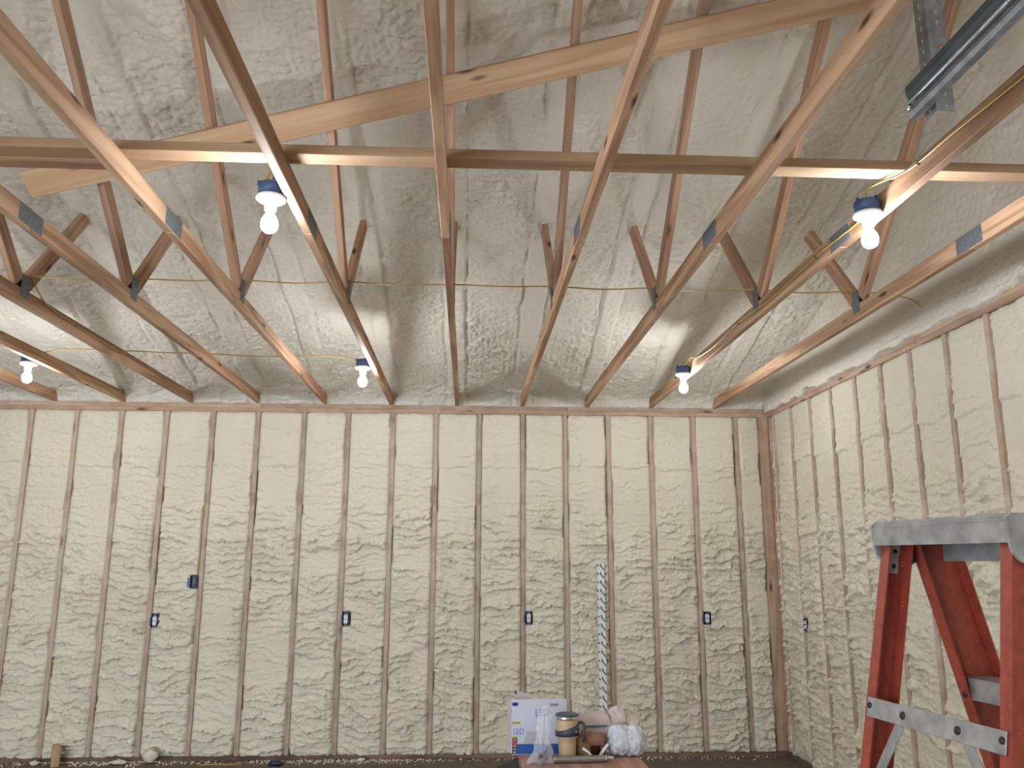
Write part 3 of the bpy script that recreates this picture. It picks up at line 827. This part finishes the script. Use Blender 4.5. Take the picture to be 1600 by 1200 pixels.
# cap: a rounded hollow moulding with a skirt and an ear at each end
capL, y0, y1 = .230, -.105, .105
poly = [(y0 + .012, 1.776), (y1 - .012, 1.776), (y1, 1.764), (y1, 1.672), (y1 - .006, 1.672), (y1 - .006, 1.758), (y0 + .006, 1.758), (y0 + .006, HT), (y0, HT), (y0, 1.764)]
me = prism_mesh(poly, -capL, capL)
bm = bmesh.new(); bm.from_mesh(me); bmesh.ops.bevel(bm, geom=[e for e in bm.edges if e.calc_length() > .3 and max(v_.co.z for v_ in e.verts) > 1.76], offset=.006, segments=3, affect='EDGES'); bm.to_mesh(me); bm.free()
cap = lobj('top_cap', me, 'cap', lad, Matrix.Rotation(math.pi / 2, 4, 'Z') @ Matrix.Scale(-1, 4, (0, 1, 0)))
for s_ in (-1, 1):
    poly = [(y0, 1.766), (y0 + .012, 1.776), (y1 - .012, 1.776), (y1, 1.766), (y1, 1.712)]
    for k in range(9):
        a = math.pi * k / 8; poly.append((.0760 * math.cos(a) - .028, 1.712 - .056 * math.sin(a)))
    lobj('end_ear', prism_mesh(poly, -.004, .004), 'cap', lad, Matrix.Translation((s_ * (capL + .003), 0, 0)) @ Matrix.Rotation(math.pi / 2, 4, 'Z') @ Matrix.Scale(-1, 4, (0, 1, 0)))
def rivet(c, n, rr=.008, par=lad):
    n = Vector(n).normalized()
    me = lathe_mesh([(rr, 0), (rr * .95, .002), (rr * .6, .0042), (.0004, .005)], 12)
    lobj('rivet', me, 'rivet', par, Matrix.Translation(c) @ n.to_track_quat('Z', 'Y').to_matrix().to_4x4())
for s_ in (-1, 1):
    rivet((s_ * (capL + .007), -.034, 1.702), (s_, 0, 0), .013)
    q = rail_pt(s_, 0, 1.665); rivet((s_ * (UT + .004), q.y + .004, 1.665), (s_, 0, 0))
    # inner bracket riveted in the rail channel
    for front in (0,):
        Mx, ln = rail_mat(s_, front)
        br = lobj('cap_bracket', _bm((.003, .030 if not front else .07, .085), 'alu', .001), None, lad, Mx @ Matrix.Translation((.0065, 0, -.062)))
        for dz in (-.045, -.085):
            rivet(Mx @ Vector((.0085, 0, dz)), (Mx.to_3x3() @ Vector((1, 0, 0))), .006)
# steps on the front rails
for z in (1.37, 1.07, .77, .47, .17):
    a = rail_pt(-1, 1, z); b_ = rail_pt(1, 1, z); w_ = b_.x - a.x - .012
    poly = [(-.045, 0), (.045, 0), (.045, -.045), (.041, -.045), (.041, -.004), (-.041, -.004), (-.041, -.055), (-.045, -.055)]
    st = lobj('step', prism_mesh(poly, -w_ / 2, w_ / 2), 'alu', lad, Matrix.Translation((0, a.y, z)) @ Matrix.Rotation(math.pi / 2, 4, 'Z') @ Matrix.Scale(-1, 4, (0, 1, 0)))
    for s_ in (-1, 1):
        q = rail_pt(s_, 1, z - .025); Mx, ln = rail_mat(s_, 1)
        y_ = Mx.to_3x3() @ Vector((0, 1, 0)); y_ = y_ if y_.y < 0 else -y_
        rivet(q + Vector((-s_ * .018, 0, 0)) + y_ * .0615, y_, .008)
# rear cross bars with their diagonal struts
for z in (1.298, .86, .42):
    a = rail_pt(-1, 0, z); b_ = rail_pt(1, 0, z)
    nrm = (Vector((0, REAR_B - REAR_T, -(HT + .01))).cross(Vector((1, 0, 0)))).normalized()
    if nrm.y > 0: nrm = -nrm
    off = nrm * .038
    p_ = a + off + Vector((.012, 0, 0)); q_ = b_ + off + Vector((-.012, 0, 0))
    P0 = LW @ p_; P1 = LW @ q_
    zz = LW.to_3x3() @ nrm
    cb = beam('cross_bar', P0, P1, .048, .004, 'alu', lad, za=zz, ch=.001)
    rot = LW.to_3x3()
    for t in (.0, .30, .70, 1.0):
        c = p_.lerp(q_, t) + nrm * .002
        if t in (0., 1.): c = c + Vector((.010 if t == 0 else -.010, 0, .004))
        rivet(c, nrm, .008 if t in (0., 1.) else .010)
    for s_, t0 in ((-1, .26), (1, .74)):
        c0 = p_.lerp(q_, t0) - nrm * .004 + Vector((0, 0, -.022)); c1 = rail_pt(s_, 0, z - .20) + Vector((-s_ * .02, 0, 0)) + nrm * .012
        beam('diagonal_strut', LW @ c0, LW @ c1, .030, .004, 'alu', lad, za=zz, ch=.001)
        rivet(c1 + nrm * .004, nrm, .006)
# spreaders between front and rear rails
for s_ in (-1, 1):
    a = rail_pt(s_, 0, .95) + Vector((-s_ * .036, 0, 0)); b_ = rail_pt(s_, 1, .95) + Vector((-s_ * .036, 0, 0))
    beam('spreader', LW @ a, LW @ b_, .004, .028, 'alu', lad, ch=.001)
tag(lad, 'scuffed orange fibreglass step ladder with grey cap, standing at the lower right', 'ladder')
#@@LADDER_END

# ------------------------------------------------------------------ garage door track and its hanger
TXK, TZK = 5.268, 3.0
sec = []                                         # J-shaped rail section in (x, z)
prof = [(.004, .002), (.000, -.014), (-.006, -.030), (-.002, -.044), (.010, -.050), (.021, -.044), (.025, -.033)]
def sheet_section(pr, t):
    q = [Vector((a, b_)) for a, b_ in pr]; L_, R_ = [], []
    for i, c in enumerate(q):
        d = (q[min(i + 1, len(q) - 1)] - q[max(i - 1, 0)]).normalized(); n_ = Vector((-d.y, d.x))
        L_.append(tuple(c + n_ * t / 2)); R_.append(tuple(c - n_ * t / 2))
    return L_ + R_[::-1]
tk = empty('garage_door_track', (TXK, -5.52, TZK))
obj('rail_lip', prism_mesh(sheet_section(prof, .002), -5.49, -8.9), 'galv', tk, Matrix.Translation((TXK + .008, 0, TZK)))
obj('rail_web', prism_mesh(sheet_section([(-.020, .036), (-.020, .012), (-.012, -.002), (.004, -.002)], .002), -5.525, -8.9), 'dark_steel', tk, Matrix.Translation((TXK, 0, TZK)))
obj('rail_rib', tube_mesh([(TXK - .008, -5.51, TZK - .007), (TXK - .008, -8.9, TZK - .007)], .005, 8), 'galv', tk)
obj('bolt', lathe_mesh([(.0, -.012), (.008, -.012), (.008, -.004), (.005, -.004), (.005, .03)], 8), 'steel', tk, Matrix.Translation((TXK - .006, -5.515, TZK - .012)))
tag(tk, 'dark galvanised garage door track ending in mid air at the upper right', 'door track')

hg = empty('track_hanger', (5.325, -5.57, 2.9))
def punched_leg(width, height, t, holes_dx):
    """flat steel leg with a row of real slots: width along X, height along Z"""
    pitch = .038; n = int(height / pitch); v_ = []; f = []
    xs_ = [0, holes_dx - .0055, holes_dx + .0055, width]
    zs_ = [0]
    for i in range(n):
        zs_ += [i * pitch + .010, i * pitch + (.028 if i % 2 else .022)]
    zs_.append(height)
    for d in (0, t):
        for z_ in zs_:
            for x_ in xs_: v_.append((x_, d, z_))
    m_ = len(xs_); k = len(zs_) * m_
    hole = set()
    for j in range(len(zs_) - 1):
        for i in range(3):
            if i == 1 and j % 2 == 1: hole.add((i, j)); continue
            a = j * m_ + i
            f.append((a, a + 1, a + m_ + 1, a + m_)); f.append((a + k, a + k + m_, a + k + m_ + 1, a + k + 1))
    for (i, j) in hole:
        a = j * m_ + i; c = [a, a + 1, a + m_ + 1, a + m_]
        for q in range(4): f.append((c[q], c[q] + k, c[(q + 1) % 4] + k, c[(q + 1) % 4]))
    per = [i for i in range(m_)] + [j * m_ + m_ - 1 for j in range(1, len(zs_))] + [(len(zs_) - 1) * m_ + i for i in range(m_ - 2, -1, -1)] + [j * m_ for j in range(len(zs_) - 2, 0, -1)]
    for q in range(len(per)):
        a, b_ = per[q], per[(q + 1) % len(per)]; f.append((a, b_, b_ + k, a + k))
    me = mesh('leg', v_, f); return me
HR = Matrix.Translation((5.312, -5.567, 2.942))
obj('angle_leg', punched_leg(.052, 1.35, .0025, .030), 'galv', hg, HR)
obj('angle_leg', punched_leg(.058, 1.35, .0025, .034), 'galv', hg, HR @ Matrix.Rotation(math.pi / 2, 4, 'Z'))
tag(hg, 'perforated galvanised angle iron hanging down behind the door track', 'angle iron')
#@@TRACK_END

# ------------------------------------------------------------------ workbench and what lies on it
BT = .904
wbn = empty('workbench', (4.43, -4.6, 0))
bx0, bx1, by0, by1 = 4.195, 4.675, -5.15, -4.045
box('bench_top', ((bx0 + bx1) / 2, (by0 + by1) / 2, BT - .010), (by1 - by0, bx1 - bx0, .020), 'benchtop', wbn, Matrix.Rotation(math.pi / 2, 3, 'Z'))
for x in (bx0 + .045, bx1 - .045):
    for y in (by0 + .05, by1 - .05):
        box('leg', (x, y, (BT - .02) / 2), (BT - .02, .038, .089), 'lumber', wbn, Matrix.Rotation(-math.pi / 2, 3, 'Y'))
for x in (bx0 + .019 + .01, bx1 - .019 - .01):
    pass
for y in (by0 + .05, by1 - .05):
    beam('apron', (bx0 + .09, y, BT - .065), (bx1 - .09, y, BT - .065), .038, .089, 'lumber', wbn)
wing = prism_mesh([(4.192, -4.12), (4.192, -5.1), (3.93, -5.1), (3.93, -4.62)], 0, .018)
v = [(4.188, -4.118, BT - .022), (4.188, -5.1, BT - .022), (3.80, -5.1, BT - .022), (3.80, -4.80, BT - .022)]
v2 = v + [(a, b_, BT - .004) for a, b_, c in v]
o = obj('side_wing', mesh('wing', v2, [(0, 1, 2, 3), (7, 6, 5, 4), (0, 4, 5, 1), (1, 5, 6, 2), (2, 6, 7, 3), (3, 7, 4, 0)]), 'dark_ply', wbn)
o['label'] = 'dark slanted side panel'
beam('wing_bracket', (4.185, -4.9, BT - .035), (3.85, -4.9, BT - .035), .03, .025, 'dark_ply', wbn)
tag(wbn, 'narrow plywood topped workbench at the bottom of the photo', 'workbench')

# white LED carton
def carton(name, c, s, rot, mat, label):
    r = empty(name, (c[0], c[1], c[2]), rot); W = WM[r.name]
    obj('carton_body', _bm(s, mat, .0015), None, r, W @ Matrix.Translation((0, 0, s[2] / 2)))
    return tag(r, label, 'box'), W
bw, bd, bh = .226, .032, .210
r, W = carton('lamp_carton', (4.279, -4.078, BT), (bw, bd, bh), 0.0, 'box_white', 'white carton printed LED in blue, standing behind the clear bag')
fy = -bd / 2 - .0004
def pr(name, x, z, w, h, mat): obj(name, _bm((w, .0008, h), mat, .0001), None, r, W @ Matrix.Translation((-bw / 2 + x + w / 2, fy, z + h / 2)))
pr('printed_patch', .002, .186, .024, .014, 'print_blue'); pr('printed_patch', .006, .191, .014, .004, 'box_white')
pr('printed_patch', .001, .117, .033, .009, 'print_yellow')
pr('printed_patch', .0015, .003, .021, .060, 'print_dark'); pr('printed_patch', .0015, .063, .021, .007, 'print_yellow')
for k in range(5): 
    obj('printed_patch', _bm((.012, .0008, .005), 'print_red' if k == 3 else 'print_grey', .0001), None, r, W @ Matrix.Translation((-bw / 2 + .012, fy - .0006, .010 + k * .0115)))
obj('printed_patch', _bm((.021, .0008, .012), 'print_red', .0001), None, r, W @ Matrix.Translation((-bw / 2 + .012, fy - .0003, .0445)))
pr('printed_patch', .0225, .003, .198, .038, 'print_blue')
pr('printed_patch', .050, .041, .10, .024, 'print_grey'); pr('printed_patch', .058, .065, .06, .024, 'print_grey')
RT = Matrix.Rotation(math.pi / 2, 4, 'X')
text_obj('lettering', 'LED', .040, 'print_lblue', r, W @ Matrix.Translation((-.018, fy - .0002, .147)) @ RT @ Matrix.Scale(.82, 4, (1, 0, 0)))
text_obj('lettering', 'LED', .032, 'print_lblue', r, W @ Matrix.Translation((-bw / 2 + .005, fy - .0002, .078)) @ RT @ Matrix.Scale(.82, 4, (1, 0, 0)))
text_obj('lettering', 'UMARP', .017, 'print_dark', r, W @ Matrix.Translation((.040, fy - .0002, .184)) @ RT @ Matrix.Scale(.68, 4, (1, 0, 0)))
pr('printed_patch', .096, .141, .026, .003, 'print_grey')

# plain carton behind it, flap up
r2_, W2 = carton('open_carton', (4.262, -4.053, BT), (.222, .013, .206), 0.0, 'box_pink', 'dull pinkish carton behind the white carton, its pointed flap sticking up')
fl = mesh('flap', [(-.085, 0, .204), (-.010, 0, .204), (-.040, -.004, .232), (-.083, -.006, .245), (-.085, .003, .205), (-.010, .003, .205), (-.040, -.001, .232), (-.083, -.003, .245)],
          [(0, 1, 2, 3), (7, 6, 5, 4), (0, 4, 5, 1), (1, 5, 6, 2), (2, 6, 7, 3), (3, 7, 4, 0)])
f_ = obj('flap', fl, 'box_pink', r2_, W2)
obj('printed_mark', _bm((.006, .001, .014), 'print_dark', .0001), None, f_, W2 @ Matrix.Translation((-.079, -.0065, .234)))

# clear bag
def crumple(n, m_, prof_fn, seed, amp, fold=9):
    A = Noise(seed); th = np.linspace(0, 2 * np.pi, n + 1)[:-1]; t = np.linspace(0, 1, m_)
    TH, T = np.meshgrid(th, t)
    rx, ry_, z, cx, cy = prof_fn(T)
    w_ = 1 + amp * (np.abs(2 * A(TH * fold / (2 * np.pi) * 1.0 % fold + 3, T * 5) - 1) - .5) + amp * .6 * (A(TH * 2.2 * fold / (2 * np.pi), T * 9 + 4) - .5)
    # close the seam smoothly
    P = np.stack([cx + rx * w_ * np.cos(TH), cy + ry_ * w_ * np.sin(TH), z], -1)
    v_ = P.reshape(-1, 3); f = []
    for j in range(m_ - 1):
        for i in range(n): f.append((j * n + i, j * n + (i + 1) % n, (j + 1) * n + (i + 1) % n, (j + 1) * n + i))
    f.append(tuple(reversed(range(n)))); k = (m_ - 1) * n; f.append(tuple(range(k, k + n)))
    return mesh('crumple', v_.tolist(), f, True)
def bagp(T):
    r_ = .043 * (1 - T) ** .45 * (.88 + .16 * np.sin(T * 9 + .5)) + .004
    return r_, r_ * .6, T * .215, .020 * T ** 2, 0 * T
cb_ = empty('clear_bag', (4.272, -4.245, BT))
obj('film', crumple(48, 36, bagp, 5, .5, 11), 'clear', cb_, Matrix.Translation((4.272, -4.245, BT)))
tag(cb_, 'crumpled clear plastic bag with dark small parts in its bottom, beside the mug', 'bag')
for k in range(14):
    an = random.random() * 6.28; rr = random.random() * .030
    c = Vector((4.272 + rr * math.cos(an) * .9, -4.245 + rr * math.sin(an) * .7, BT + .010 + random.random() * .035))
    a = Vector((random.uniform(-1, 1), random.uniform(-1, 1), random.uniform(-.6, .6))).normalized() * .014
    obj('small_part', tube_mesh([c - a, c + a], .0045, 6), ['charcoal', 'galv', 'navy'][k % 3], cb_)

# tumbler mug
mg = empty('tumbler_mug', (4.381, -4.185, BT)); MW = WM[mg.name] @ Matrix.Diagonal((.92, .92, .86, 1))
body = [(.0005, .0), (.034, .0), (.036, .003), (.0365, .02), (.039, .075), (.0405, .092), (.046, .098), (.0475, .104), (.0485, .14), (.0495, .178), (.0495, .180)]
obj('cup_body', lathe_mesh(body, 40), 'tan', mg, MW)
obj('steel_rim', lathe_mesh([(.0497, .176), (.0505, .178), (.0507, .190), (.049, .192), (.046, .192)], 40), 'steel', mg, MW)
obj('lid', lathe_mesh([(.049, .189), (.0505, .191), (.051, .196), (.048, .199), (.001, .197)], 40), 'charcoal', mg, MW)
n = 48; v = []; f = []
for i in range(n):
    a = 2 * math.pi * i / n; cx_, sx_ = math.cos(a), math.sin(a)
    k = .5 + .5 * math.cos(a)                    # rises towards the handle on +X
    z0 = .104 + .004 * k; z1 = .128 + .034 * k ** 1.4
    for zz_, rr in ((z0, .0505), (z1, .0512), (z1, .047), (z0, .046)): v.append((rr * cx_, rr * sx_, zz_))
for i in range(n):
    a = i * 4; b_ = ((i + 1) % n) * 4
    for q in range(4): f.append((a + q, b_ + q, b_ + (q + 1) % 4, a + (q + 1) % 4))
obj('band', mesh('band', v, f, True), 'charcoal', mg, MW)
hp = [(.048, -.004, .158), (.062, -.006, .163), (.071, -.008, .155), (.073, -.008, .135), (.073, -.008, .105), (.069, -.008, .075)]
obj('handle', tube_mesh(hp, .0068, 10), 'charcoal', mg, MW)
obj('logo_plate', _bm((.014, .002, .007), 'steel', .001), None, mg, MW @ Matrix.Translation((.034, -.0378, .127)) @ Matrix.Rotation(math.radians(42), 4, 'Z'))
tag(mg, 'tan insulated tumbler mug with dark rubber band and handle', 'mug')

# grey tube in front of the mug
q0, q1 = Vector((4.324, -4.245, BT + .0135)), Vector((4.526, -4.235, BT + .0135))
tb = empty('metal_tube', (4.43, -4.24, BT))
obj('barrel', tube_mesh([q0, q0.lerp(q1, .02), q0.lerp(q1, .98), q1], .0130, 20), 'tube_grey', tb)
for t in (.20, .76):
    c = q0.lerp(q1, t); obj('bright_stud', lathe_mesh([(.004, 0), (.003, .002), (.0004, .003)], 10), 'steel', tb, Matrix.Translation(c + Vector((0, -.006, .0115))))  # small steel beads standing in for the two glints on the barrel
for t in (0, 1):
    c = q0.lerp(q1, t); d = (q1 - q0).normalized() * (.004 if t else -.004)
    obj('end_cap', tube_mesh([c - d * .5, c + d], .0136, 20), 'steel', tb)
tag(tb, 'grey metal tube lying across the bench in front of the mug', 'tube')

# brown paper sack lying open
def sackp(T):
    r_ = np.clip(1.0 - .10 * (T - .5) ** 2, 0, 2)
    return .040 * r_, .040 * r_, .055 + 0 * T, T * 0, T * 0
me_v = []
n = 28; A = Noise(31)
rings = []
for j in range(9):
    t = j / 8
    for i in range(n):
        a = 2 * math.pi * i / n
        sx = abs(math.cos(a)) ** .6 * math.copysign(1, math.cos(a)); sz = abs(math.sin(a)) ** .6 * math.copysign(1, math.sin(a))
        jj = 1 + .34 * (float(A(np.array(i * .9), np.array(t * 3.3))) - .5)
        me_v.append((.058 * sx * jj, -.030 + .06 * t, .045 + (.043 - .012 * (i % n == 0)) * sz * jj))
f = []
for j in range(8):
    for i in range(n): f.append((j * n + i, j * n + (i + 1) % n, (j + 1) * n + (i + 1) % n, (j + 1) * n + i))
f.append(tuple(range(8 * n, 9 * n)))
me_in = [(x_ * .42 + .018, y_ - .006, .030 + (z_ - .045) * .5) for x_, y_, z_ in me_v[:n]] + [(x_ * .40 + .018, y_ + .035, .030 + (z_ - .045) * .48) for x_, y_, z_ in me_v[:n]]
base = len(me_v); me_v += me_in
for i in range(n):
    j = (i + 1) % n
    f.append((i, base + i, base + j, j)); f.append((base + i, base + n + i, base + n + j, base + j))
f.append(tuple(range(base + n, base + 2 * n)))
o = obj('paper_sack', mesh('sack', me_v, f, True), 'kraft', None, Matrix.Translation((4.476, -4.143, BT)) @ Matrix.Rotation(math.radians(8), 4, 'Z'))
tag(o, 'crumpled brown paper sack lying open behind the white clips', 'paper bag')

# plastic carrier bags
def blob(name, c, rad, seed, amp, mat, parent, fold=7, sub=4, zsq=0.0, streak=(1, 0, 0)):
    bm = bmesh.new(); bmesh.ops.create_icosphere(bm, subdivisions=sub, radius=1.0)
    A = Noise(seed); B = Noise(seed + 1)
    for v_ in bm.verts:
        d = v_.co.normalized()
        a = math.atan2(d.y, d.z); q = d.x
        w_ = abs(2 * float(A(np.array(a * fold / 3.14 + 20 + q * 1.5), np.array(q * 2.0 + 20))) - 1)
        w2 = float(B(np.array(d.x * 3 + 20 + d.y), np.array(d.z * 3 + 20)))
        k = 1 + amp * (w_ - .4) + amp * 1.2 * (w2 - .5)
        v_.co = Vector((d.x * rad[0] * k, d.y * rad[1] * k, max(d.z * rad[2] * k, -rad[2] * .92)))
    me = bpy.data.meshes.new(name); bm.to_mesh(me); bm.free()
    me.polygons.foreach_set('use_smooth', [True] * len(me.polygons))
    return obj(name, me, mat, parent, Matrix.Translation(c))
gb = empty('carrier_bag', (4.625, -4.1, BT))
blob('bag_bulge', (4.600, -4.135, BT + .058), (.052, .040, .062), 41, .17, 'bag_white', gb, fold=9, sub=5)
blob('bag_bulge', (4.655, -4.13, BT + .056), (.046, .046, .060), 45, .19, 'bag_white', gb, fold=9, sub=5)
tag(gb, 'knotted white plastic carrier bag bulging at the right end of the bench', 'bag')
o = empty('carrier_bag', (4.52, -4.085, BT))
blob('bag_bulge', (4.500, -4.072, BT + .080), (.098, .020, .076), 51, .22, 'bag_pink', o)
blob('bag_bulge', (4.602, -4.060, BT + .122), (.046, .016, .050), 55, .28, 'bag_pink', o)
gp = blob('green_print', (4.510, -4.094, BT + .106), (.050, .010, .004), 58, .3, 'green_print', o, sub=2)
tag(o, 'limp pinkish carrier bag with green print, slumped behind the brown sack', 'bag')

# white plastic clips
def clip(pts, label, rr=.0055):
    o_ = obj('plastic_clip', tube_mesh(pts, rr, 8), 'white_plastic'); return tag(o_, label, 'clip', 'white clips on the bench')
z_ = BT + .006
clip([(4.440, -4.20, BT + .045), (4.462, -4.20, BT + .030), (4.472, -4.20, BT + .018), (4.468, -4.2, z_)], 'white plastic clip tilted up just right of the mug')
clip([(4.425, -4.205, z_ + .004), (4.450, -4.215, z_)], 'short white plastic clip lying at the foot of the mug')
clip([(4.490, -4.185, z_ + .002), (4.520, -4.19, z_ + .003), (4.562, -4.20, z_)], 'long white plastic clip lying flat behind the tube end', .0075)
clip([(4.512, -4.175, z_ + .006), (4.530, -4.175, BT + .035), (4.545, -4.178, BT + .055)], 'white plastic clip standing up against the carrier bag', .0065)

# printed strip leaning on the back wall
st0, st1 = Vector((5.152, -.215, .004)), Vector((5.178, -.040, 1.652))
sp_ = empty('printed_strip', st0)
dz_ = (st1 - st0); Rz = frame(dz_, (0, -1, 0))
lnS = dz_.length
Ms = Matrix.Translation((st0 + st1) / 2) @ Rz.to_4x4()
obj('strip_board', box_mesh(lnS, .066, .006, .001), 'strip', sp_, Ms)
yy = 1 if Rz.col[1].x > 0 else -1
def quad_mark(p_):
    v_ = [(a, b_, .0031) for a, b_ in p_] + [(a, b_, .0038) for a, b_ in p_]
    me = mesh('mark', v_, [(0, 1, 2, 3), (7, 6, 5, 4), (0, 4, 5, 1), (1, 5, 6, 2), (2, 6, 7, 3), (3, 7, 4, 0)])
    me.materials.append(MAT['print_dark']); return me
# each motif: a short dash at the left edge, a small loop and a long dash to the right edge, slanting down
MK = [quad_mark([(.032, yy * -.033), (.018, yy * -.018), (.006, yy * -.018), (.018, yy * -.033)]),
      quad_mark([(.020, yy * .000), (-.016, yy * .033), (-.030, yy * .033), (.006, yy * .000)]),
      quad_mark([(.034, yy * -.008), (.008, yy * -.005), (.010, yy * .003), (.034, yy * .000)]),
      quad_mark([(.036, yy * -.008), (.022, yy * .010), (.016, yy * .010), (.030, yy * -.008)])]
k = -lnS / 2 + .05
while k < lnS / 2 - .04:
    for q in MK: obj('printed_mark', q, None, sp_, Ms @ Matrix.Translation((k, 0, 0)))
    k += .0745
tag(sp_, 'tall white strip with slanted black printing leaning on the back wall', 'strip')

# ------------------------------------------------------------------ floor scraps along the back wall
o = box('wood_offcut', (.600, -.135, .085), (.165, .100, .060), 'lumber', None, Matrix.Rotation(math.radians(28), 3, 'Z') @ Matrix.Rotation(-math.pi / 2, 3, 'Y'), .003)
tag(o, 'small upright pine offcut on the floor at the lower left', 'offcut')
o.location.z = .0835
def chunk(c, rad, seed, label):
    o_ = blob('foam_chunk', c, rad, seed, .5, 'foam_wall', None, sub=2); return tag(o_, label, 'foam scrap', 'trimmed foam scraps')
chunk((1.345, -.075, .052), (.055, .045, .055), 61, 'pointed white foam scrap against the sill, right of the wood offcut')
chunk((1.10, -.10, .020), (.060, .04, .021), 62, 'flat pale foam scrap on the floor between offcut and pointed scrap')
chunk((.42, -.09, .017), (.045, .035, .018), 63, 'pale foam scrap on the floor left of the wood offcut')
chunk((3.10, -.07, .015), (.04, .03, .016), 64, 'pale foam scrap at the sill below the middle of the back wall')
o = blob('cloth_scrap', (2.41, -.19, .022), (.060, .035, .024), 66, .5, 'navy', None, sub=2); tag(o, 'dark blue scrap on the floor by the back wall', 'scrap')
o = obj('cable_scrap', tube_mesh([(1.78, -.17, .007), (1.9, -.15, .007), (2.02, -.16, .007), (2.1, -.15, .007)], .006, 6), 'cable'); tag(o, 'short yellow cable offcut lying on the floor at the left', 'cable', 'yellow cables')
# crumbs nobody could count
rg = np.random.default_rng(3)
V = []; F = []
ico = [(0, 0, 1), (.9, 0, -.2), (-.5, .8, -.3), (-.5, -.8, -.3)]
for k in range(1500):
    x_ = rg.uniform(-.4, 6.7); y_ = -.012 - abs(rg.normal(0, .07)); s_ = .003 + .007 * rg.random() ** 2
    if rg.random() < .55: x_ = rg.normal(1.0, .35) if rg.random() < .5 else rg.normal(3.0, .5)
    x_ = min(max(x_, -.6), 6.7)
    if (abs(x_ - .6) < .1 or abs(x_ - 1.345) < .08 or abs(x_ - 1.1) < .08 or abs(x_ - .42) < .07): y_ = max(y_, -.03)
    b0 = len(V); rot = rg.uniform(0, 6.28); cc, ss = math.cos(rot), math.sin(rot)
    for a, b_, c in ico: V.append((x_ + s_ * (a * cc - b_ * ss) * 1.3, y_ + s_ * (a * ss + b_ * cc), s_ * .45 + s_ * c))
    F += [(b0, b0 + 1, b0 + 2), (b0, b0 + 2, b0 + 3), (b0, b0 + 3, b0 + 1), (b0 + 1, b0 + 3, b0 + 2)]
o = obj('foam_crumbs', mesh('crumbs', V, F), 'foam_wall'); o['kind'] = 'stuff'
tag(o, 'scattered white foam crumbs along the foot of the back wall', 'foam crumbs')
#@@END
